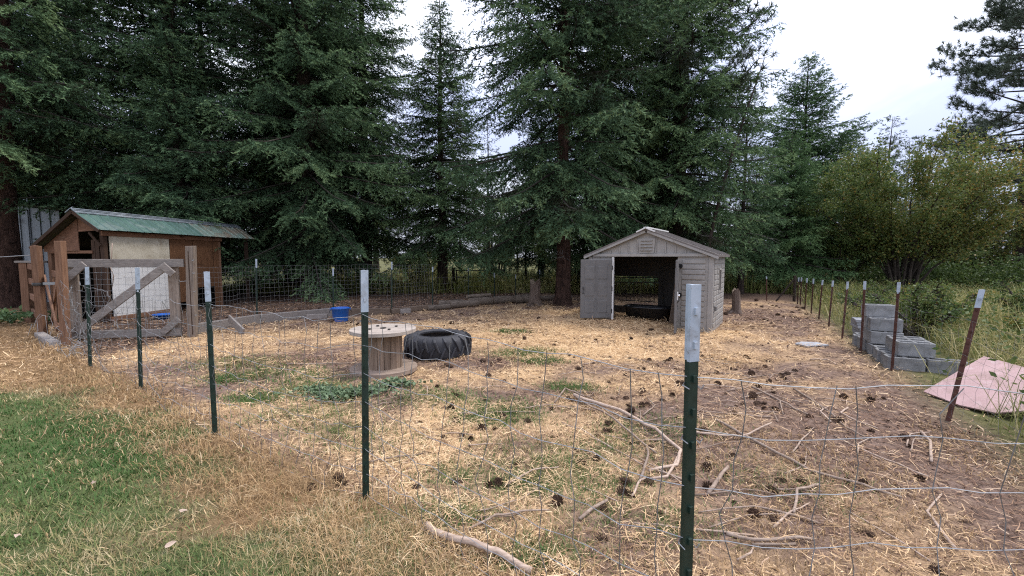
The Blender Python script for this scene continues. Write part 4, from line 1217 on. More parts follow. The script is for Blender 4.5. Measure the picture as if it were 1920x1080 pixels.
EW = MB().tube([(-14.4, 9.6, 1.68), (-12.6, 9.35, 1.60), (-11.2, 9.1, 1.63), (-9.86, 8.92, 1.70)], .008, 5).build('fence_wire', MT['wire'])
tag(EW, 'single pale wire running from the thick fir to the brown post', 'wire')

# ------------------------------------------------------------------ gate, posts and rails by the shelter
def sq_post(label, x, y, h, w, mt='wood_red_z', lean=(0, 0), cap=False, rz=.3, name='wooden_post', d=None):
    o = thing(name, label, 'post', g(x, y, -.04), rz)
    m = MB(); d = d or w
    hw, hd = w / 2, d / 2
    rr = random.Random(int(x * 100))
    rows = 5
    for i in range(rows):
        z = (h + .04) * i / (rows - 1)
        for (sx_, sy_) in ((-1, -1), (1, -1), (1, 1), (-1, 1)):
            m.v.append((sx_ * hw + lean[0] * i / 4 + rr.uniform(-.004, .004), sy_ * hd + lean[1] * i / 4 + rr.uniform(-.004, .004), z + (rr.uniform(-.012, .012) if i == 4 else 0)))
    for i in range(rows - 1):
        for k in range(4):
            k2 = (k + 1) % 4
            m.f.append((i * 4 + k, i * 4 + k2, i * 4 + 4 + k2, i * 4 + 4 + k))
    m.f += [(0, 1, 2, 3), (16, 17, 18, 19)]
    m.build('shaft', MT[mt], o, bevel=.008)
    return o
gp_ = sq_post('weathered grey wooden gate post with bent nails beside the mesh gate', -6.60, 8.73, 1.87, .145, 'wood_grey_z', (.05, 0), rz=.2)
for (z, s_) in ((1.62, 1), (1.36, 1), (.98, 1), (1.2, -1), (.5, 1)):
    MB().tube([(.06 * s_ + .03, -.07, z), (.13 * s_, -.10, z - .01), (.14 * s_, -.10, z + .02)], .008, 5).build('nail', MT['wire'], gp_)
MB().box((.03, -.070, .95), (.014, .012, 1.7)).build('crack', MT['dark_wood'], gp_)
p1 = sq_post('tall red brown square post closest to the mesh gate', -8.33, 7.87, 1.93, .115, 'wood_red_z', (.03, 0), rz=.15)
p2 = sq_post('red brown square post wrapped with dark wire beside the rail panel', -9.90, 8.91, 1.89, .125, 'wood_red_z', rz=.15)
MB().lathe([(.098, 0), (.104, .03), (.098, .06), (.09, .06), (.09, 0)], 10, closed=True).build('wire_wrap', MT['steel_dark'], p2).location = (0, 0, 1.1)
p3 = sq_post('short brown square post with flat cap at the outer rail end', -12.15, 10.67, 1.50, .17, 'wood_red_z', rz=.15)
MB().box((.15, 0, 1.57), (.6, .22, .05)).build('cap', MT['wood_grey_x'], p3, bevel=.005)
RP = thing('rail_panel', 'short run of four red brown rails between two square posts', 'fence', g(-10.9, 9.75))
for z in (.30, .68, 1.06, 1.42):
    MB().bar((-9.95, 9.0, z), (-12.0, 10.6, z), .04, .14).build('rail', MT['wood_red_x'], RP, world=True, bevel=.006)
# red brown inner gate with cross brace
IG = thing('wooden_gate', 'red brown wooden gate with crossed braces behind the square posts', 'gate', g(-9.2, 8.75))
A, B = Vector((-9.75, 9.05, 0)), Vector((-8.55, 8.10, 0))
def lv(p, z): return Vector((p.x, p.y, z))
for (a, b, w) in ((lv(A, 1.30), lv(B, 1.30), .13), (lv(A, .20), lv(B, .20), .13), (lv(A, .15), lv(A, 1.36), .11), (lv(B, .15), lv(B, 1.36), .11)):
    up_ = (0, 0, 1) if abs(a.z - b.z) < .1 else (B - A).normalized()
    MB().bar(a, b, .035, w, up_).build('frame_board', MT['wood_red_x' if abs(a.z - b.z) < .1 else 'wood_red_z'], IG, world=True, bevel=.005)
off_ = Vector((-.04, -.05, 0))
MB().bar(lv(A, .28) + off_, lv(B, 1.24) + off_, .03, .11).build('cross_brace', MT['wood_red_z'], IG, world=True, bevel=.005)
MB().bar(lv(A, 1.24) + off_ * 1.8, lv(B, .28) + off_ * 1.8, .03, .11).build('cross_brace', MT['wood_red_z'], IG, world=True, bevel=.005)
MB().bar((-9.8, 8.75, .04), (-8.4, 7.75, .04), .14, .12).build('ground_board', MT['wood_grey_x'], IG, world=True, bevel=.006)
# weathered mesh gate
MG = thing('mesh_gate', 'weathered grey wooden gate frame with wire mesh and diagonal brace', 'gate', g(-7.6, 8.5))
A, B = Vector((-8.70, 8.28, 0)), Vector((-6.78, 8.66, 0))
T_ = (B - A).normalized(); N_ = Vector((T_.y, -T_.x, 0))
def gt(u, z, n=0.0): return A + (B - A) * u + Vector((0, 0, z)) + N_ * n
parts_ = [(gt(-.03, 1.53), gt(1.06, 1.53), .05, .16, (0, 0, 1), 'x', 'top_rail'), (gt(.0, .12), gt(1.0, .12), .05, .15, (0, 0, 1), 'x', 'bottom_rail'),
          (gt(.055, .045, -.052), gt(.055, 1.45, -.052), .05, .19, T_, 'z', 'stile'), (gt(.945, .045, -.052), gt(.945, 1.45, -.052), .05, .19, T_, 'z', 'stile')]
for (a, b, w, h_, up_, ax, nm) in parts_:
    MB().bar(a, b, w, h_, up_).build(nm, MT['wood_grey_' + ax], MG, world=True, bevel=.006)
MB().bar(gt(.10, .20, .052), gt(.90, 1.46, .052), .045, .15).build('diagonal_brace', MT['wood_grey_x'], MG, world=True, bevel=.006)
for (a, b) in ((gt(.02, 1.18, .058), gt(.20, 1.52, .058)), (gt(.885, 1.50, .108), gt(.985, 1.30, .108)), (gt(.84, .12, .058), gt(1.0, .40, .058))):
    MB().bar(a, b, .04, .13).build('corner_brace', MT['wood_grey_x'], MG, world=True, bevel=.006)
m = MB(); rr = random.Random(4)
for k in range(19):
    u = .04 + .92 * k / 18
    m.tube([gt(u + rr.gauss(0, .004), .12, -.085), gt(u + rr.gauss(0, .01), .6, -.09), gt(u + rr.gauss(0, .01), 1.0, -.08), gt(u, 1.5, -.085)], .0026, 4, False)
for k in range(12):
    z = .18 + k * .115
    m.tube([gt(.02 + .96 * j / 8, z + rr.gauss(0, .012), -.087 + rr.gauss(0, .008)) for j in range(9)], .0026, 4, False)
o = m.build('wire_mesh', MT['wire'], MG, world=True); o['kind'] = 'stuff'
MB().bar(gt(-.06, 1.14, -.02), gt(-.17, 1.14, .02), .02, .05).build('latch', MT['wire'], MG, world=True)
# crumpled loose netting heaped beside the gate
m = MB(); rr = random.Random(15)
for i in range(24):
    bx, by = -8.1 + rr.uniform(-.25, 1.0), 7.65 + rr.uniform(-.35, .35)
    by -= (bx + 8.1) * .55
    z0 = float(gh(bx, by)); pts = []
    a = rr.uniform(0, 6.28); h_ = rr.uniform(.15, .7) * (.9 if bx < -7.8 else .4)
    for k in range(7):
        s_ = k / 6
        pts.append((bx + .16 * s_ * math.cos(a + 2.2 * s_) + rr.gauss(0, .02), by + .16 * s_ * math.sin(a + 2.2 * s_) + rr.gauss(0, .02), z0 + h_ * math.sin(PI * s_ * .8) + .02))
    m.tube(pts, .0032, 4, False)
o = m.build('wire_tangle', MT['wire'])
tag(o, 'crumpled tangle of loose fence wire at the foot of the gate', 'wire'); o['kind'] = 'stuff'

# ------------------------------------------------------------------ edging, planks and logs along the rear fence
ED = [(-6.75, 9.0), (-6.30, 10.55), (-5.05, 11.95), (-3.45, 12.10), (-2.62, 13.25)]
lbs = ['grey timber edging beside the weathered gate post', 'grey timber edging behind the blue bucket', 'brown timber edging behind the cable spool', 'dark timber edging where the logs begin']
for i in range(4):
    a, b = Vector((*ED[i], .10)), Vector((*ED[i + 1], .10))
    d = (b - a).normalized() * .02
    o = MB().bar(a + d, b - d, .12, [.26, .24, .20, .14][i]).build('timber_edging', MT['wood_grey_x' if i < 2 else 'wood_brown_x'], None, bevel=.012)
    tag(o, lbs[i], 'timber', 'timbers edging the rear fence')
o = MB().bar((-6.25, 9.35, .30), (-5.72, 9.0, .05), .04, .16).build('loose_plank', MT['wood_grey_x'], None, bevel=.004); tag(o, 'short grey plank tilted against the edging by the gate post', 'plank')
o = MB().bar((-5.35, 11.05, .10), (-4.85, 11.15, .10), .10, .12).build('loose_plank', MT['wood_grey_x'], None, bevel=.004); tag(o, 'short grey block of wood beside the blue bucket', 'plank')
o = MB().bar((-3.15, 12.0, .12), (-2.92, 12.15, .12), .12, .12).build('loose_plank', MT['wood_grey_x'], None, bevel=.004); tag(o, 'small pale wood offcut at the brown timber edging', 'plank')
o = MB().tube([(-4.62, 10.75, .04), (-4.54, 10.78, .045)], .05, 7).build('brick_lump', MT['cone'], None); tag(o, 'small dark lump beside the blue bucket', 'lump')
def log(label, a, b, r, seed, name='log'):
    rr = random.Random(seed)
    a = Vector(a); b = Vector(b); ax = (b - a)
    o = thing(name, label, 'log', a, math.atan2(ax.y, ax.x))
    L = ax.length; m = MB(); n = 12; K = 9
    m.tube([(L * k / (K - 1), .02 * math.sin(k * 1.3 + seed), ax.z * k / (K - 1)) for k in range(K)], [r * rr.uniform(.93, 1.07) for k in range(K)], n, False)
    m.v = [(p[0], p[1] * (1 + rr.uniform(-.05, .05)), p[2] + rr.uniform(-.04, .04) * r) for p in m.v]
    ends = [m.v[:n], m.v[-n:]]
    m.build('bark', MT['log'], o, True)
    for e_ in ends:
        c = sum((Vector(p) for p in e_), Vector()) / n
        mm = MB(); mm.add([tuple(c)] + e_, [(0, 1 + k, 1 + (k + 1) % n) for k in range(n)])
        mm.build('cut_end', MT['log_end'], o)
    return o
log('short pale rotten log nearest the timber edging', (-2.60, 13.15, .07), (-2.0, 13.55, .08), .09, 1)
log('split grey log lying behind the thin dark post', (-2.35, 13.65, .14), (-1.62, 14.0, .14), .12, 2)
log('smooth pale brown log in front of the split logs', (-1.98, 13.7, .11), (-1.15, 14.2, .12), .12, 3)
log('dark log with cut end facing the yard below the far gate', (-1.45, 14.4, .13), (-.72, 14.85, .13), .14, 4)
log('thin plank-like log resting on the dark cut log', (-1.55, 14.5, .30), (-.75, 14.95, .33), .06, 5)
log('long dark log running toward the grey stump', (-.70, 15.0, .12), (.65, 15.75, .13), .14, 6)
log('long pale barkless pole behind the grey stump', (.45, 15.75, .12), (2.3, 16.5, .13), .08, 7)
log('thick dark log end touching the grey stump', (.15, 15.35, .13), (.62, 15.5, .14), .15, 8)

def stump(label, x, y, h, r, seed, mt='stump'):
    rr = random.Random(seed)
    o = thing('tree_stump', label, 'stump', g(x, y, -.03))
    m = MB(); n = 16
    zs = [0, .06, .16, .35, .6, .85, 1.0]
    for zf in zs:
        fl = 1 + .75 * math.exp(-zf * h / .12)
        for k in range(n):
            a = 2 * PI * k / n
            rt = 1 + .16 * math.sin(3 * a + seed) * math.exp(-zf * 3) + .07 * math.sin(7 * a + seed) + rr.uniform(-.04, .04)
            zz = zf * h * (1 + (.10 * math.sin(2 * a + seed) + rr.uniform(-.04, .04) if zf > .9 else 0))
            m.v.append((r * fl * rt * math.cos(a) + .04 * zf * math.sin(seed), r * fl * rt * math.sin(a), zz))
    for i in range(len(zs) - 1):
        for k in range(n):
            k2 = (k + 1) % n
            m.f.append((i * n + k, i * n + k2, (i + 1) * n + k2, (i + 1) * n + k))
    top = m.v[-n:]
    m.build('bark', MT[mt], o, True)
    c = sum((Vector(p) for p in top), Vector()) / n - Vector((0, 0, .03))
    MB().add([tuple(c)] + top, [(0, 1 + k, 1 + (k + 1) % n) for k in range(n)]).build('broken_top', MT['log_end'], o)
    for j in range(4):
        a = rr.uniform(0, 6.28); L = r * rr.uniform(2.2, 3.6)
        MB().tube([(r * .9 * math.cos(a), r * .9 * math.sin(a), .10), (L * .6 * math.cos(a + .2), L * .6 * math.sin(a + .2), .05), (L * math.cos(a + .3), L * math.sin(a + .3), -.01)], [.07, .05, .02], 6).build('root', MT[mt], o, True)
    return o
stump('broken grey tree stump beside the red brown fir trunk', .79, 14.6, .86, .18, 3)
stump('thin reddish tree stump just past the plastic shed', 6.57, 12.4, .70, .105, 5)

# far farm gate beyond the rear fence
FG = thing('farm_gate', 'dark tubular farm gate in the distance beyond the rear fence', 'gate', g(-1.9, 21.5))
for (a, b) in (((-.9, 0, .95), (.85, 0, .95)), ((-.9, 0, .62), (.85, 0, .62)), ((-.9, 0, .12), (.85, 0, .12)), ((-.9, 0, .05), (-.9, 0, .98)), ((.85, 0, .05), (.85, 0, .98))):
    MB().tube([a, b], .03, 6).build('rail', MT['steel_dark'], FG)
for xx in (-1.05, 1.05):
    MB().tube([(xx, 0, -.05), (xx, 0, 1.1)], .07, 8).build('post', MT['bark'], FG)
MB().tube([(1.1, 0, .9), (1.7, .1, .05)], .03, 6).build('brace', MT['bark'], FG)

# ------------------------------------------------------------------ cable spool, tyre, bucket
MT['stave_x'] = wood('dusty_spool_boards', (.17, .125, .095), (.32, .25, .20), 'x', 2.5, vary=.12, stain=[((.12, .08, .055), 4, .58, .6)])
SP = thing('cable_spool', 'wooden cable spool standing upright beside the tractor tyre', 'spool', g(-1.87, 6.14), .3)
def flange(z, r, th, mt, nplank=6, seed=1):
    f = thing('flange', None, None); f.parent = SP; f.location = (0, 0, z)
    rr = random.Random(seed)
    for i in range(nplank):
        y0 = -r + 2 * r * i / nplank + .003; y1 = -r + 2 * r * (i + 1) / nplank - .003
        up_, lo_ = [], []
        for k in range(9):
            y = y0 + (y1 - y0) * k / 8
            x = math.sqrt(max(1e-5, r * r - y * y))
            up_.append((x, y)); lo_.append((-x, y))
        poly = up_ + list(reversed(lo_))
        dz = rr.uniform(-.004, .004)
        MB().prism(poly, (0, 0, dz), (1, 0, 0), (0, 1, 0), th).build('plank', MT[mt], f, bevel=.003)
    return f
flange(.015, .475, .06, 'stave_x', 6, 2)
ft = flange(.585, .465, .05, 'wood_grey_x', 6, 3)
MT['spool_top'] = wood('pale_spool_boards', (.26, .215, .18), (.44, .385, .33), 'x', 3, vary=.1, stain=[((.20, .15, .11), 5, .6, .5)])
for c in ft.children: c.data.materials[0] = MT['spool_top']
MT['stave'] = wood('spool_staves', (.13, .088, .062), (.29, .215, .16), 'z', 2.5, vary=.22, stain=[((.12, .07, .045), 4, .58, .7)])
for k in range(18):
    a = 2 * PI * k / 18; w = 2 * PI * .255 / 18
    rt = Matrix.Rotation(a, 3, 'Z')
    MB().box(rt @ Vector((.245 + .004 * math.sin(k * 5), 0, .325)), (.03, w * .94, .518), rt).build('stave', MT['stave'], SP, bevel=.004)
for k in range(4):
    a = PI / 2 * k + .4
    MB().lathe([(.001, 0), (.022, 0), (.022, .012), (.001, .012)], 8).build('bolt', MT['steel_dark'], SP).location = (.2 * math.cos(a), .2 * math.sin(a), .642)
MB().lathe([(.001, 0), (.045, 0), (.045, .004), (.001, .004)], 14).build('hole_shade_disc', MT['gap_shade'], SP).location = (0, 0, .640)  # flat disc, the darkness of a hole painted by its colour

TY = thing('tractor_tyre', 'large worn tractor tyre lying flat in the straw', 'tyre', g(-1.27, 7.25, -.03), .2)
ro, hh = .565, .40
prof = [(.33, .06), (.30, .035), (.33, .012), (.42, .0), (.50, .03), (.535, .09), (.545, .2), (.535, .31), (.50, .37), (.42, .40), (.33, .388), (.30, .365), (.33, .34), (.40, .30), (.42, .2), (.40, .10)]
MB().lathe(prof, 48, closed=True).build('carcass', MT['rubber'], TY, True)
MB().lathe([(.305, .372), (.335, .396), (.345, .396), (.335, .372)], 48, closed=True).build('bead_ring', MT['rubber'], TY, True)
nl_ = 20
for k in range(nl_):
    for side in (0, 1):
        a = 2 * PI * (k + .5 * side) / nl_
        vs_ = []; 
        # lug from the shoulder to past mid tread, slanted
        path = [(.47, .387 if side else .013, 0.0), (.535, .34 if side else .06, .035), (.545, .25 if side else .15, .10), (.545, .165 if side else .235, .17)]
        m = MB(); n4 = len(path)
        for i, (r_, z_, da) in enumerate(path):
            wdt = .085 if i < 2 else .07
            ou = .032 if i else .018
            for (aa, rr_) in ((-wdt / 2, -.012), (wdt / 2, -.012), (wdt / 2 * .8, ou), (-wdt / 2 * .8, ou)):
                ang = a + da * (1 if side else 1) + aa / r_ * .55
                zz = z_ + (.012 if (i == 0 and side) else (-.012 if i == 0 else 0)) * (1 if rr_ > 0 else 0)
                m.v.append(((r_ + rr_) * math.cos(ang), (r_ + rr_) * math.sin(ang), zz))
        for i in range(n4 - 1):
            for q_ in range(4):
                q2 = (q_ + 1) % 4
                m.f.append((i * 4 + q_, i * 4 + q2, i * 4 + 4 + q2, i * 4 + 4 + q_))
        m.f += [(0, 1, 2, 3), (n4 * 4 - 4, n4 * 4 - 3, n4 * 4 - 2, n4 * 4 - 1)]
        m.build('tread_lug', MT['rubber'], TY, bevel=.006)

BK = thing('muck_bucket', 'bright blue plastic bucket standing at the grey timber edging', 'bucket', g(-4.42, 10.92), .4)
MB().lathe([(.001, .012), (.165, .012), (.175, .0), (.18, .012), (.212, .32), (.225, .325), (.228, .35), (.215, .352), (.203, .335), (.17, .03), (.001, .025)], 36).build('body', MT['bucket'], BK, True)
for s_ in (-1, 1):
    MB().box((s_ * .235, 0, .315), (.03, .07, .05)).build('rope_lug', MT['bucket'], BK, bevel=.008)
    MB().tube([(s_ * .238, -.05, .30), (s_ * .262, -.03, .24), (s_ * .266, .03, .24), (s_ * .238, .05, .30)], .008, 6).build('handle', MT['black_plastic'], BK, True)

# ------------------------------------------------------------------ concrete blocks, slabs, pink board
def block_mesh(L=.42, D=.21, H=.205):
    m = MB()
    wt = .034
    def ring(x0, x1, y0, y1): return [(x0, y0), (x1, y0), (x1, y1), (x0, y1)]
    # outer shell pieces with two open cores
    pcs = [(-L / 2, L / 2, -D / 2, -D / 2 + wt), (-L / 2, L / 2, D / 2 - wt, D / 2), (-L / 2, -L / 2 + wt, -D / 2 + wt, D / 2 - wt), (L / 2 - wt, L / 2, -D / 2 + wt, D / 2 - wt), (-wt / 2, wt / 2, -D / 2 + wt, D / 2 - wt)]
    bm = bmesh.new()
    xs = [-L / 2, -L / 2 + wt, -wt / 2, wt / 2, L / 2 - wt, L / 2]; ys = [-D / 2, -D / 2 + wt, D / 2 - wt, D / 2]
    vv = {}
    for zi, z in enumerate((0, H)):
        for i, x in enumerate(xs):
            for j, y in enumerate(ys): vv[i, j, zi] = bm.verts.new((x, y, z))
    solid = [(i, j) for i in range(5) for j in range(3) if not (j == 1 and i in (1, 3))]
    for (i, j) in solid:
        bm.faces.new([vv[i, j, 1], vv[i + 1, j, 1], vv[i + 1, j + 1, 1], vv[i, j + 1, 1]])
        bm.faces.new([vv[i, j, 0], vv[i, j + 1, 0], vv[i + 1, j + 1, 0], vv[i + 1, j, 0]])
        for (di, dj, e0, e1) in ((-1, 0, (i, j), (i, j + 1)), (1, 0, (i + 1, j), (i + 1, j + 1)), (0, -1, (i, j), (i + 1, j)), (0, 1, (i, j + 1), (i + 1, j + 1))):
            if (i + di, j + dj) not in solid:
                bm.faces.new([vv[e0 + (0,)], vv[e1 + (0,)], vv[e1 + (1,)], vv[e0 + (1,)]])
    bmesh.ops.recalc_face_normals(bm, faces=bm.faces)
    me = bpy.data.meshes.new('concrete_block'); bm.to_mesh(me); bm.free()
    me.materials.append(MT['concrete'])
    return me
BMESH = block_mesh()
_bj = random.Random(8)
bo = Vector((5.52, 6.12)); be = Vector((.46, .89)).normalized(); bp = Vector((be.y, -be.x))
ba = math.atan2(be.y, be.x)
def block(u, v_, z, turn, label, group, tilt=0.0):
    p = bo + be * u + bp * (v_ - .09 + _bj.uniform(-.015, .015))
    o = mesh_obj('concrete_block', BMESH, None, (p.x, p.y, z), rot=(tilt, 0, ba + turn + _bj.uniform(-.07, .07)))
    b = o.modifiers.new('bevel', 'BEVEL'); b.width = .006; b.segments = 1
    return tag(o, label, 'block', group)
G0 = 'concrete blocks in the lowest course'
ORD = ['first', 'second', 'third', 'fourth', 'fifth', 'sixth', 'seventh', 'eighth', 'ninth', 'tenth']
rr = random.Random(31)
for i in range(10):
    block(.08 + i * .235, .30 + rr.uniform(-.04, .04), 0, PI / 2 + rr.uniform(-.05, .05), ORD[i] + ' block from the front in the fence-side row of the lowest course', G0)
for i in range(1):
    block(.10 + i * .235, .74 + rr.uniform(-.04, .04), 0, PI / 2 + rr.uniform(-.05, .05), ORD[i] + ' block from the front in the weed-side row of the lowest course', G0)
for i in range(3):
    block(.22 + i * .225, .40 + .01 * i, .207, PI / 2 + rr.uniform(-.03, .03), ORD[i] + ' of three rough grey blocks laid on the front end of the pile', 'blocks on the front end of the pile')
for i in range(3):
    block(1.15 + i * .23, .30, .207, PI / 2 + rr.uniform(-.03, .03), ORD[i] + ' of three grey blocks in the second course of the tall stack', 'second course of the tall stack')
block(1.25, .32, .414, PI / 2, 'chipped grey concrete block in the third course above the rusty post', None)
block(1.50, .28, .414, PI / 2 + .05, 'grey concrete block directly under the topmost block', None)
block(1.42, .62, .0, .1, 'pale grey concrete block on the ground behind the tall stack', None)
block(1.52, .27, .621, PI / 2 + .1, 'grey concrete block standing topmost on the pile', None)
for i in range(6):
    p = bo + be * (3.15 + rr.uniform(-.02, .02)) + bp * (.42 + rr.uniform(-.03, .03))
    o = MB().box((0, 0, 0), (.46, .42, .058)).build('paving_slab', MT['pavers'], None, bevel=.006)
    o.location = (p.x, p.y, float(gh(p.x, p.y)) + .03 + i * .062); o.rotation_euler = (0, 0, ba + rr.uniform(-.12, .12))
    tag(o, ('bottom' if i == 0 else 'topmost' if i == 5 else ORD[i] + ' from bottom') + ' flat grey slab in the low stack past the block pile', 'slab', 'slabs in the low stack')
o = MB().prism([(-.24, -.15), (.22, -.19), (.27, .08), (.02, .2), (-.22, .12)], (0, 0, 0), (1, 0, 0), (0, 1, 0), .03).build('flat_stone', MT['pavers'], None, bevel=.005)
o.location = g(5.55, 7.85, .005); o.rotation_euler = (0, 0, .3)
tag(o, 'flat pale grey stone lying alone in the dirt', 'stone')
PB = MB()
pa = [Vector((4.965, 5.039, .023)), Vector((4.962, 4.618, .003)), Vector((5.034, 4.328, .023)), Vector((5.369, 4.093, .160)), Vector((5.812, 4.432, .370)), Vector((5.838, 5.2, .415))]
nn = (pa[1] - pa[0]).cross(pa[4] - pa[0]).normalized()
if nn.z < 0: nn = -nn
N5 = len(pa)
PB.add(pa + [p + nn * .015 for p in pa], [tuple(range(N5)), tuple(range(N5, 2 * N5))] + [(i, (i + 1) % N5, N5 + (i + 1) % N5, N5 + i) for i in range(N5)])
o = PB.build('pink_board', MT['pink'])
tag(o, 'large faded pink board lying tilted on the weeds', 'board')

# ------------------------------------------------------------------ ground cover
def scatter(n, seed, r0=1.0, r1=20.0, p=1.35, half=66):
    """points in a fan in front of the yard's near corner, thinning with distance"""
    rng = np.random.default_rng(seed)
    a = rng.uniform(R(-half), R(half), n)
    u = rng.uniform(0, 1, n)
    e = 2 - p
    r = (r0 ** e + u * (r1 ** e - r0 ** e)) ** (1 / e)
    return r * np.sin(a), r * np.cos(a), r, rng

def blades(x, y, rng, h, w, lean, tone, z0=None, segs=2):
    n = len(x)
    z = gh(x, y) if z0 is None else z0
    a = rng.uniform(0, 2 * PI, n)
    d = np.stack([np.cos(a), np.sin(a), np.zeros(n)], 1)
    s = np.stack([-d[:, 1], d[:, 0], np.zeros(n)], 1) * (w / 2)[:, None]
    b = np.stack([x, y, z - .004], 1)
    up = np.array([0, 0, 1.0])
    mid = b + d * (h * lean * .35)[:, None] + up * (h * .6)[:, None]
    tip = b + d * (h * lean)[:, None] + up * (h * np.clip(1 - .35 * lean, .15, 1))[:, None]
    if segs == 1:
        V = np.stack([b - s, b + s, tip], 1).reshape(-1, 3)
        return V, np.arange(3 * n).reshape(-1, 3), np.repeat(tone, 3)
    V = np.stack([b - s, b + s, mid + s * .7, mid - s * .7, tip], 1).reshape(-1, 3)
    i0 = np.arange(n)[:, None] * 5
    T = np.concatenate([i0 + np.array([[0, 1, 2]]), i0 + np.array([[0, 2, 3]]), i0 + np.array([[3, 2, 4]])])
    return V, T, np.repeat(tone, 5)

def lying(x, y, rng, L, w, tone, tilt=.16, lift=.006, bend=.12, zadd=0.0):
    """thin stalks lying on the ground, slightly bent"""
    n = len(x)
    a = rng.uniform(0, 2 * PI, n); e = rng.normal(0, tilt, n)
    d = np.stack([np.cos(a) * np.cos(e), np.sin(a) * np.cos(e), np.sin(e)], 1)
    s = np.stack([-np.sin(a), np.cos(a), rng.normal(0, .3, n)], 1) * (w / 2)[:, None]
    c = np.stack([x, y, gh(x, y) + lift + zadd * rng.uniform(0, 1, n) + np.abs(np.sin(e)) * L * .35 + rng.uniform(0, .012, n)], 1)
    k = np.stack([-np.sin(a), np.cos(a), np.zeros(n)], 1) * (rng.normal(0, bend, n) * L)[:, None]
    V = np.stack([c - d * (L / 2)[:, None] - s, c - d * (L / 2)[:, None] + s, c + k + s, c + k - s, c + d * (L / 2)[:, None]], 1).reshape(-1, 3)
    i0 = np.arange(n)[:, None] * 5
    T = np.concatenate([i0 + np.array([[0, 1, 2]]), i0 + np.array([[0, 2, 3]]), i0 + np.array([[3, 2, 4]])])
    return V, T, np.repeat(tone, 5)

def stuff(name, label, cat, arrs, mt):
    V = []; T = []; to = []; b = 0
    for (v_, t_, o_) in arrs:
        V.append(v_); T.append(t_ + b); to.append(o_); b += len(v_)
    o = mesh_obj(name, np_mesh(name, np.concatenate(V), np.concatenate(T), MT[mt], np.concatenate(to)))
    return tag(o, label, cat, kind='stuff')

# straw over the yard
x, y, r, rng = scatter(270000, 201, 1.2, 17, 1.55)
z_ = zones(x, y)
clump = patch(x, y, 5.0, 2) * .6 + patch(x, y, 11.0, 12) * .5
pr = np.clip(z_['inside'] + (.35 + .5 * (x < -6)) * (1 - z_['lawn']), 0, 1) * (1 - z_['beyond']) * (1 - .85 * z_['behind']) * np.clip(.10 + .8 * z_['straw'] + .8 * (clump - .55) + .35 * (x < -6.5), .03, 1) * (1 - .4 * np.clip(z_['dirt'], 0, 1))
k = rng.uniform(0, 1, len(x)) < pr
x, y, r = x[k], y[k], r[k]
n = len(x)
sz = np.clip(r / 4.0, 1, 3.0)
tone = np.clip(rng.normal(.50, .24, n) + .22 * (patch(x, y, 1.1, 5) - .5) + .2 * zones(x, y)['straw'], 0, 1)
Ls_ = np.where(rng.uniform(size=n) < .55, rng.uniform(.012, .05, n), rng.uniform(.05, .15, n) * rng.uniform(.6, 1.2, n))
stuff('straw_litter', 'loose golden straw strewn over the yard floor', 'straw', [lying(x, y, rng, Ls_ * sz ** .5, rng.uniform(.0018, .0048, n) * sz, tone, .24, .006, .12, .045 * sst(.45, .85, patch(x, y, 5.0, 2) * .6 + patch(x, y, 11.0, 12) * .5))], 'straw')
# brown needle and twig litter
x, y, r, rng = scatter(240000, 202, 1.2, 19, 1.5)
z_ = zones(x, y)
pr = z_['inside'] * (1 - z_['beyond']) * np.clip(.3 + 1.2 * z_['dirt'] + .6 * z_['behind'] + .6 * (patch(x, y, 3.1, 6) - .55), .02, 1)
k = rng.uniform(0, 1, len(x)) < pr * .75
x, y, r = x[k], y[k], r[k]; n = len(x); sz = np.clip(r / 4.0, 1, 3.0)
stuff('needle_litter', 'brown needles and twig bits lying on the yard dirt', 'litter', [lying(x, y, rng, rng.uniform(.03, .12, n) * sz ** .5, rng.uniform(.003, .006, n) * sz, np.clip(rng.normal(.5, .27, n), 0, 1), .15, .005)], 'litter')
# bark flakes, crumbs of soil and droppings
x, y, r, rng = scatter(60000, 213, 1.3, 16, 1.5)
z_ = zones(x, y)
k = rng.uniform(0, 1, len(x)) < z_['inside'] * (1 - z_['beyond']) * np.clip(.18 + .5 * z_['dirt'] + .9 * (patch(x, y, 4.2, 16) - .5), .04, 1)
x, y, r = x[k], y[k], r[k]; n = len(x)
C = np.stack([x, y, gh(x, y) + rng.uniform(.002, .014, n)], 1)
V, T, tt_ = leaves_arrays(C, rng, .024, np.clip(rng.normal(.3, .25, n), 0, 1), 2.2)
i0 = np.repeat(np.clip(r / 5, .7, 2.2) * rng.uniform(.5, 1.6, n), 4)[:, None]
V = np.repeat(C, 4, 0) + (V - np.repeat(C, 4, 0)) * i0
stuff('soil_crumbs', 'bark flakes and crumbs of soil strewn through the straw', 'litter', [(V, T, tt_)], 'litter')
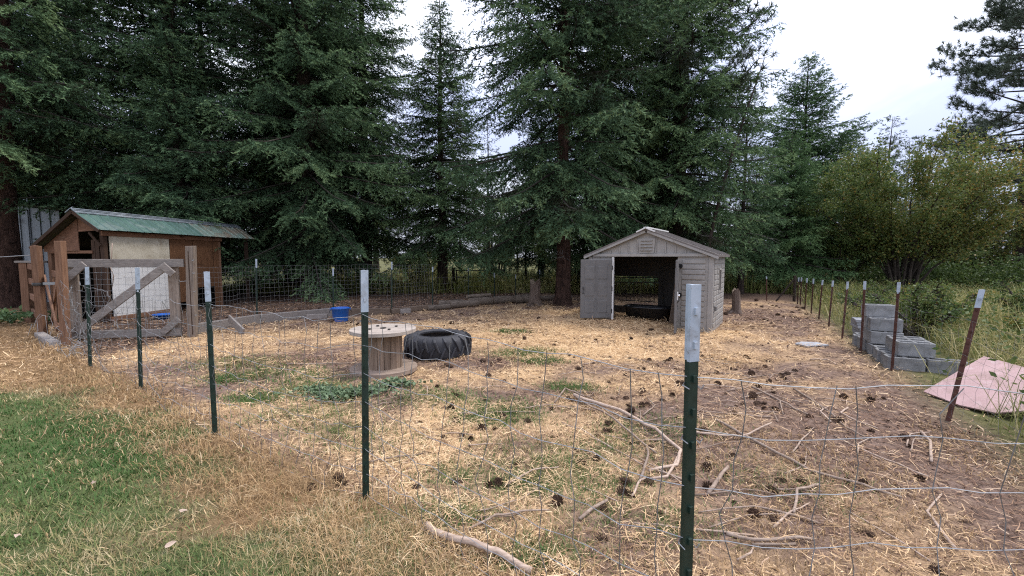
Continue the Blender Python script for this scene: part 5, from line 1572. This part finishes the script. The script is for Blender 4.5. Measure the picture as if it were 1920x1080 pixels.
# lawn
x, y, r, rng = scatter(330000, 203, 1.1, 8.5, 1.25)
z_ = zones(x, y)
k = rng.uniform(0, 1, len(x)) < z_['lawn'] * (.8 + .6 * (patch(x, y, 3.0, 4) - .3)) + .08 * (1 - z_['inside']) * (x < .5)
k &= (x < .8) & (z_['sf'] < .15)
x, y, r = x[k], y[k], r[k]; n = len(x); zl = zones(x, y)
green = zl['lawn'] * np.clip(1.2 - .95 * np.hypot((x + 4.3) / 2.5, (y - 3.6) / 1.35) + .5 * (patch(x, y, 2.6, 17) - .5), 0, 1)
tone = np.clip(.52 - .52 * green + .5 * (patch(x, y, 4.5, 8) - .5) + .35 * (patch(x, y, 11, 20) - .5) + rng.normal(0, .17, n), 0, 1)
tone = np.where(rng.uniform(size=n) < .05, .9, tone)
stuff('lawn_grass', 'short green and yellowing lawn outside the wire fence', 'grass', [blades(x, y, rng, rng.uniform(.025, .075, n), rng.uniform(.003, .006, n) * np.clip(r / 2.5, 1, 2), rng.uniform(.2, 1.3, n), tone, None, 1)], 'lawn')
# dry grass at the fence foot and outside
x, y, r, rng = scatter(240000, 204, 1.0, 15, 1.4)
z_ = zones(x, y)
strip = np.exp(-((z_['sf'] + .22) / .34) ** 2)
outs = (1 - z_['inside']) * (1 - .85 * z_['lawn'])
pr = np.clip(.95 * strip * (.5 + patch(x, y, 4, 2)) * sst(.9, .2, x) + .8 * outs * (.25 + .9 * patch(x, y, 2.7, 10))+ .55 * z_['inside'] * (1 - z_['behind']) * sst(.6, .8, patch(x, y, 2.0, 19)) * sst(8.5, 6.5, y) * sst(-2.5, -1.5, x), 0, 1) * (1 - z_['beyond'])
k = rng.uniform(0, 1, len(x)) < pr
x, y, r = x[k], y[k], r[k]; n = len(x)
zz2 = zones(x, y); st_ = np.exp(-((zz2['sf'] + .22) / .34) ** 2)
hgt = rng.uniform(.02, .075, n) * (1 + 1.3 * st_ * patch(x, y, 6, 1))
tone = np.clip(rng.normal(.50, .2, n) + .4 * (patch(x, y, 3.2, 11) - .5), 0, 1)
stuff('dry_grass', 'dry orange tan grass along the foot of the wire fence', 'grass', [blades(x, y, rng, hgt, rng.uniform(.002, .0045, n) * np.clip(r / 2.5, 1, 2.5), rng.uniform(.3, 1.8, n), tone)], 'dry')
# green tufts in the yard
cent = [(-2.5, 5.2), (-1.9, 4.6), (-3.4, 6.0), (.05, 3.5), (.35, 3.25), (.55, 3.0), (.1, 3.0), (-.2, 4.3), (-.45, 3.1), (-.1, 4.55), (.9, 3.6), (.5, 2.55), (-.35, 2.6), (1.35, 4.0), (-3.0, 4.9), (-4.2, 6.5), (-1.6, 3.9), (.2, 7.2), (.45, 6.6), (-2.7, 5.6), (-3.8, 5.7), (-1.2, 3.6), (1.0, 2.5), (2.0, 3.0), (.75, 5.3), (0, 9.3), (-.9, 4.9), (-2.2, 4.3), (-.6, 2.55), (.15, 2.2)]
xs, ys, ts = [], [], []
rng = np.random.default_rng(205)
for (cx, cyy) in cent:
    n = int(rng.uniform(450, 1300) * (1.4 if cyy > 4 else 1)); sp = rng.uniform(.10, .30) * (1.4 if cyy > 4.5 else 1)
    xs.append(rng.normal(cx, sp * 1.3, n)); ys.append(rng.normal(cyy, sp * .8, n)); ts.append(np.full(n, rng.uniform(.15, .5)))
x, y, tb = np.concatenate(xs), np.concatenate(ys), np.concatenate(ts); n = len(x)
stuff('green_tufts', 'scattered tufts of green grass growing through the straw', 'grass', [blades(x, y, rng, rng.uniform(.03, .085, n), rng.uniform(.004, .008, n) * np.clip(y / 3, 1, 2), rng.uniform(.2, 1.4, n), np.clip(tb + rng.normal(0, .12, n), 0, .8), None, 1)], 'lawn')
# leafy weed patch before the spool
rng = np.random.default_rng(206)
n = 1700
x = rng.normal(-2.05, .24, n) ; y = rng.normal(4.98, .10, n) + .12 * np.sin(x * 7); x2 = rng.normal(-1.45, .15, 300); y2 = rng.normal(5.35, .06, 300)
x = np.concatenate([x, x2]); y = np.concatenate([y, y2]); n = len(x)
C = np.stack([x, y, gh(x, y) + rng.uniform(.015, .085, n)], 1)
o = mesh_obj('weed_patch', np_mesh('weed_patch', *leaves_arrays(C, rng, .06, np.clip(rng.normal(.5, .2, n), 0, 1), 1.4)[:2], MT['sage'], np.repeat(np.clip(rng.normal(.5, .2, n), 0, 1), 4)))
tag(o, 'low mat of grey green leafy weeds in front of the spool', 'weeds', kind='stuff')
# weeds beyond the rusty fence and the meadow behind the rear fence
def rough(name, label, n, seed, keep, h0, h1, mt, w=.008, tn=.5):
    x, y, r, rng = scatter(n, seed, 3.5, 34, 1.2, 64)
    k = keep(x, y, rng)
    x, y, r = x[k], y[k], r[k]; n = len(x)
    hh_ = rng.uniform(h0, h1, n) * (.55 + .9 * patch(x, y, 1.3, 3))
    tone = np.clip(rng.normal(tn, .2, n) + .45 * (patch(x, y, .8, 7) - .5), 0, 1)
    return stuff(name, label, 'weeds', [blades(x, y, rng, hh_, rng.uniform(.4, 1.3, n) * w * np.clip(r / 7, .7, 3), rng.uniform(.15, 1.5, n), tone)], mt)
def keep_right(x, y, rng):
    z_ = zones(x, y)
    pile = signed(x, y, [(5.5, 5.8), (7.5, 9.6)])
    return (z_['sr'] > .25) & (y < 24) & (rng.uniform(size=len(x)) < .35 + .65 * sst(.3, 1.6, z_['sr'])) & ~((z_['sr'] < 1.25) & (y > 5.6) & (y < 9.6)) & ~((np.abs(x - 5.4) < .65) & (np.abs(y - 4.7) < .5))
rough('tall_weeds', 'tangle of tall yellow green weeds beyond the rusty fence', 190000, 207, keep_right, .2, .8, 'weeds', .0075, .56)
def keep_rear(x, y, rng):
    z_ = zones(x, y)
    return (y > 19.0) & (z_['sr'] < 3.0) & (x > -14) & (rng.uniform(size=len(x)) < .75)
rough('meadow_grass', 'rough green and tan meadow grass among the trunks behind', 130000, 208, keep_rear, .4, 1.1, 'weeds', .014, .42)
rng = np.random.default_rng(209)
x, y, r, rng = scatter(95000, 210, 4, 24, 1.2, 62)
k = keep_right(x, y, rng) & (patch(x, y, 1.1, 15) > .48)
x, y = x[k], y[k]; n = len(x)
C = np.stack([x, y, gh(x, y) + rng.uniform(.05, .7, n) * (.5 + .8 * patch(x, y, 1.1, 15))], 1)
to = np.clip(.35 + rng.normal(0, .16, n), 0, 1)
V, T, tt_ = leaves_arrays(C, rng, .075, to, .8)
o = mesh_obj('bramble_leaves', np_mesh('bramble_leaves', V, T, MT['shrub'], tt_)); tag(o, 'leafy low brambles mixed into the weeds beyond the rusty fence', 'weeds', kind='stuff')
# brush closing the view beyond the weeds
rng = np.random.default_rng(212)
n = 90000
a = rng.uniform(R(22), R(56), n); r = rng.uniform(28.5, 38, n)
x, y = r * np.sin(a), r * np.cos(a)
hb = .5 + 1.9 * patch(x, y, .55, 13)
C = np.stack([x, y, gh(x, y) + hb * rng.uniform(0, 1, n) ** .7], 1)
keep_ = patch(x, y, .9, 18) > .36
C = C[keep_]
V, T, tt_ = leaves_arrays(C, rng, .15, np.clip(.28 + .5 * (patch(C[:, 0], C[:, 1], .8, 5) - .5) + rng.normal(0, .12, len(C)), 0, .8), .6)
o = mesh_obj('undergrowth', np_mesh('undergrowth', V, T, MT['shrub'], tt_)); tag(o, 'head-high green undergrowth closing the view beyond the weeds', 'undergrowth', kind='stuff')
# fern clump by the outer rail post
rng = np.random.default_rng(211)
m_v, m_t, m_o = [], [], []
for i in range(60):
    cx, cyy = -13.2 + rng.normal(0, .9), 10.6 + rng.normal(0, .6)
    n = 46
    a = rng.uniform(0, 6.28); L = rng.uniform(.45, .95)
    u = np.linspace(.05, 1, n)
    px_ = cx + L * u * math.cos(a); py_ = cyy + L * u * math.sin(a); pz_ = gh(px_, py_) + L * (.9 * u - .65 * u * u)
    C = np.stack([px_, py_, pz_], 1) + rng.normal(0, .035, (n, 3))
    v_, t_, o_ = leaves_arrays(C, rng, .11, np.clip(rng.normal(.5, .2, n), 0, 1), 1.0)
    m_v.append(v_); m_t.append(t_ + sum(len(q_) for q_ in m_v[:-1])); m_o.append(o_)
o = mesh_obj('fern_clump', np_mesh('fern_clump', np.concatenate(m_v), np.concatenate(m_t), MT['fern'], np.concatenate(m_o)))
tag(o, 'pale green ferns growing beside the outer rail post', 'ferns', kind='stuff')

# ------------------------------------------------------------------ sticks and branches
def stick(label, pts, r0, r1, group=None, forks=(), name='stick', cat='stick'):
    base = Vector(pts[0])
    o = thing(name, label, cat, g(base.x, base.y), 0, group)
    def path(pp, ra, rb, seed):
        rr = random.Random(seed)
        out = []
        for i in range(len(pp) - 1):
            for k in range(4):
                t_ = k / 4
                x = pp[i][0] * (1 - t_) + pp[i + 1][0] * t_; y = pp[i][1] * (1 - t_) + pp[i + 1][1] * t_
                z = pp[i][2] * (1 - t_) + pp[i + 1][2] * t_
                out.append(Vector((x + rr.gauss(0, ra * .15), y + rr.gauss(0, ra * .15), float(gh(x, y)) + z + rr.gauss(0, ra * .12))))
        l = pp[-1]; out.append(Vector((l[0], l[1], float(gh(l[0], l[1])) + l[2])))
        n = len(out)
        return out, [ra + (rb - ra) * i / (n - 1) for i in range(n)]
    p_, ra = path(pts, r0, r1, int(base.x * 1000))
    MB().tube(p_, ra, 7).build('stem', MT['stick'], o, True, world=True)
    for j, f in enumerate(forks):
        p_, ra = path(f, r0 * .6, r1 * .7, int(base.y * 1000) + j)
        MB().tube(p_, ra, 6).build('side_branch', MT['stick'], o, True, world=True)
    return o
stick('long forked bare branch lying next to the near white-tipped post', [(.72, 4.87, .05), (1.13, 4.41, .05), (1.36, 3.93, .05), (1.42, 3.49, .04), (1.30, 3.26, .03), (1.05, 3.17, .02)], .019, .011, None,
      [[(.72, 4.87, .04), (1.02, 4.19, .05), (1.20, 3.44, .04)], [(1.42, 3.49, .03), (1.15, 3.05, .03), (.94, 3.02, .03), (.82, 2.81, .02)], [(.94, 3.02, .03), (1.12, 3.39, .05), (1.16, 3.57, .05)], [(.48, 4.71, .02), (.65, 5.08, .07), (.83, 4.83, .05)]], 'bare_branch', 'branch')
stick('thick pale curved branch poking from the dry grass at the bottom', [(-.51, 2.43, .015), (-.44, 2.31, .05), (-.32, 2.23, .06), (-.17, 2.18, .06), (-.06, 2.15, .05), (.10, 2.06, .02)], .020, .019, None, [], 'bare_branch', 'branch')
stick('long straight bare branch crossing the dirt in the middle', [(2.04, 4.19, .03), (2.14, 3.73, .03), (2.28, 3.16, .03), (2.50, 2.92, .03), (2.63, 2.77, .02)], .014, .008)
stick('bare stick with upturned end beside the near post', [(1.63, 3.90, .03), (1.85, 3.78, .03), (2.07, 3.76, .03), (2.49, 3.99, .05)], .014, .008)
stick('short thick stick lying below the near post branch', [(1.36, 2.85, .02), (1.52, 3.02, .03), (1.68, 3.21, .02)], .015, .012)
stick('thin Y-shaped twig on the bare dirt before the pink board', [(3.00, 5.23, .03), (3.03, 4.72, .02), (3.04, 4.22, .02)], .012, .007, None, [[(3.03, 4.72, .02), (2.78, 4.27, .02)]])
stick('pale hooked twig on the dirt below the leaning rusty post', [(3.79, 3.85, .02), (3.67, 3.64, .03), (3.33, 3.28, .02)], .012, .011)
stick('long thin twig stretching toward the leaning rusty post', [(3.47, 5.15, .03), (3.33, 4.41, .03), (3.14, 3.88, .02), (3.14, 3.69, .02)], .011, .006)
stick('crooked pale twig beside the long thin twig', [(3.64, 4.52, .02), (3.41, 4.33, .03), (3.41, 4.09, .02), (3.47, 3.94, .02)], .010, .006)
stick('long pale stick lying low in the straw under the wire', [(1.27, 2.42, .02), (1.39, 2.35, .03), (1.74, 2.35, .02)], .012, .009)
stick('short bleached stick just below the long pale stick', [(1.37, 2.32, .02), (1.61, 2.31, .02)], .009, .008)
stick('bow-shaped pale stick on the dirt right of the near post'.replace(' right of ', ' past '), [(2.21, 2.97, .02), (1.98, 2.85, .04), (1.79, 2.60, .02)], .010, .009)
stick('thin curved twig arching over the straw in front of the near post', [(-.25, 2.39, .02), (-.10, 2.52, .05), (.07, 2.57, .05), (.24, 2.63, .02)], .008, .005)
stick('thick short twig end between the near post and open cone', [(.42, 2.54, .02), (.56, 2.69, .03), (.64, 2.75, .03)], .012, .010)
stick('thin dark twig lying on the straw beside the green weed patch', [(-3.4, 6.35, .02), (-2.9, 6.42, .03), (-2.4, 6.55, .02)], .014, .006)
stick('straight thin twig lying across the straw at the fence middle', [(-.55, 4.35, .02), (-.15, 4.42, .02), (.25, 4.45, .02)], .010, .006)
stick('pale thin twig over the green tufts at the fence middle', [(-.05, 2.95, .03), (.15, 3.1, .05), (.36, 3.18, .04)], .008, .004)
stick('curled pale strip of wood by the flat grey stone', [(4.75, 6.7, .02), (4.95, 6.6, .03), (4.9, 6.35, .02)], .012, .008)
rr = random.Random(77)
for i in range(110):
    if i < 78:
        x = rr.uniform(1.0, 4.0); y = rr.uniform(2.1, 6.6)
        if x > 1.2 + .62 * y: continue
    else:
        x = rr.uniform(-1.6, 1.6); y = rr.uniform(2.3, 5.6)
        if float(signed(np.array([x]), np.array([y]), FENCE)[0]) < .25: continue
    a = rr.uniform(0, PI); L = rr.uniform(.18, .75); b_ = rr.uniform(-.35, .35)
    p0 = (x, y, .015); p1 = (x + L / 2 * math.cos(a), y + L / 2 * math.sin(a), .025); p2 = (x + L * math.cos(a + b_), y + L * math.sin(a + b_), .012)
    rad = rr.uniform(.004, .010)
    stick('small bare twig scattered on the brown dirt side of the yard' if i < 78 else 'small bare twig scattered on the straw inside the front fence', [p0, p1, p2], rad, rad * .5, 'twigs on the dirt' if i < 78 else 'twigs on the straw')

# ------------------------------------------------------------------ pine cones
def cone_mesh(seed, L=.10, Rr=.04):
    rr = random.Random(seed)
    m = MB()
    m.lathe([(.002, 0), (Rr * .55, L * .12), (Rr * .62, L * .4), (Rr * .4, L * .75), (.003, L)], 7)
    rows = 8
    for i in range(rows):
        t_ = (i + .5) / rows
        rad = Rr * (.55 + .55 * math.sin(PI * min(1, t_ * 1.05 + .12)))
        n = 7 if i < 6 else 5
        for k in range(n):
            a = 2 * PI * (k + .5 * (i % 2)) / n + rr.uniform(-.1, .1); w = .32
            z = L * t_
            c, s_ = math.cos(a), math.sin(a)
            inn = Rr * .45 * (1 - .5 * t_)
            m.add([(inn * math.cos(a - w), inn * math.sin(a - w), z), (inn * math.cos(a + w), inn * math.sin(a + w), z), (rad * 1.02 * math.cos(a + w * .8), rad * 1.02 * math.sin(a + w * .8), z + L * .07), (rad * 1.18 * c, rad * 1.18 * s_, z + L * .05), (rad * 1.02 * math.cos(a - w * .8), rad * 1.02 * math.sin(a - w * .8), z + L * .07)], [(0, 1, 2, 3, 4)])
    me = m.mesh('pine_cone', MT['cone'])
    return me
CM = [cone_mesh(1), cone_mesh(2, .115, .045), cone_mesh(3, .09, .042)]
rr = random.Random(55)
def pine_cone(x, y, label, group, sc=1.0):
    o = mesh_obj('pine_cone', rr.choice(CM), None, g(x, y, rr.uniform(-.004, .018) * sc), rot=(PI / 2 + rr.uniform(-.4, .5), 0, rr.uniform(0, 6.28)), scale=(sc,) * 3)
    return tag(o, label, 'pine cone', group)
for (x, y, lb) in [(-.10, 3.02, 'large open pine cone beside the green tuft in the middle'), (.12, 4.2, 'upright dark pine cone above the green tufts'), (1.55, 1.78, 'large pine cone on the straw near the frame bottom'),
                   (.28, 2.72, 'dark pine cone just below the largest open cone'), (.97, 2.62, 'pine cone tucked under the forked branch end'), (-1.32, 3.05, 'dark pine cone outside the mesh beside the spool post'),
                   (.63, 2.05, 'dark pine cone in the straw beside the near post foot'), (.56, 2.35, 'brown pine cone under the arching thin twig'), (2.1, 3.05, 'pine cone alone on the dirt above the long straight branch')]:
    pine_cone(x, y, lb, None, .8)
for i in range(330):
    q_ = rr.random()
    if q_ < .46:
        x, y = rr.uniform(1.0, 4.3), rr.uniform(1.9, 7.0)
        if x > .9 + .66 * y: continue
        lb, gr = 'brown pine cone lying on the dirt and twigs near the rusty fence', 'cones on the dirt side'
    elif q_ < .62:
        x, y = rr.uniform(-4, 3.6), rr.uniform(5.5, 12.5)
        if abs(x + 1.6) < 1.3 and 5.4 < y < 8.1: continue
        if x > 1.3 and y > 9.3: continue
        lb, gr = 'dark pine cone dotted on the golden straw of the open yard', 'cones on the golden straw'
    elif q_ < .76:
        x, y = rr.uniform(-1.2, 1.2), rr.uniform(2.4, 5.4)
        lb, gr = 'pine cone in the straw and grass just inside the front fence', 'cones inside the front fence'
    elif q_ < .89:
        x, y = rr.uniform(5.6, 9.6), rr.uniform(10.2, 16)
        if y < 8 + (x - 5.4) * .9 - 0: continue
        lb, gr = 'dark pine cone in the dense litter between shed and fence corner', 'cones past the shed'
    else:
        x, y = rr.uniform(-7, .8), rr.uniform(12.2, 18)
        if float(signed(np.array([x]), np.array([y]), BACK)[0]) < .25: continue
        lb, gr = 'dark pine cone on the bare earth behind the rear fence', 'cones behind the rear fence'
    if float(signed(np.array([x]), np.array([y]), FENCE)[0]) < .1: continue
    x, y = x + .25 * math.sin(6 * y + x), y + .2 * math.sin(7 * x)
    pine_cone(x, y, lb, gr, rr.choice((.4, .5, .6, .7, .85, .9)) * (1.5 if y > 9 else 1))
# dark clods of dung and soil beside the tyre
for i, (x, y, s_) in enumerate([(-1.0, 6.42, .05), (-.93, 6.36, .045), (-1.05, 6.33, .04), (-.45, 6.6, .05), (-.3, 6.5, .04), (-.2, 6.72, .05)]):
    m = MB(); m.lathe([(.001, -s_ * .6), (s_ * .7, -s_ * .45), (s_, 0), (s_ * .75, s_ * .5), (.001, s_ * .7)], 9)
    q_ = random.Random(i); m.v = [(p[0] * q_.uniform(.8, 1.15), p[1] * q_.uniform(.8, 1.15), p[2] * q_.uniform(.8, 1.1)) for p in m.v]
    o = m.build('dung_clod', MT['cone'], None, True); o.location = g(x, y, s_ * .45)
    tag(o, 'dark round clod on the ground next to the tractor tyre', 'clod', 'clods beside the tyre')
# faded leaves on the lawn
for i, (x, y) in enumerate([(-2.05, 2.55), (-3.35, 4.35), (-2.85, 2.35), (-1.85, 2.2), (-3.0, 2.95)]):
    m = MB(); q_ = random.Random(i); n = 8
    m.v = [(0, 0, .012)] + [(.026 * math.cos(2 * PI * k / n) * q_.uniform(.7, 1.3), .015 * math.sin(2 * PI * k / n) * q_.uniform(.7, 1.3), .004 + q_.uniform(0, .018)) for k in range(n)]
    m.f = [(0, 1 + k, 1 + (k + 1) % n) for k in range(n)]
    o = m.build('dry_leaf', MT['stick'], None, True); o.location = g(x, y, .03); o.rotation_euler = (0, 0, i * 1.3)
    tag(o, 'curled pale dry leaf lying on the lawn', 'leaf', 'dry leaves on the lawn')
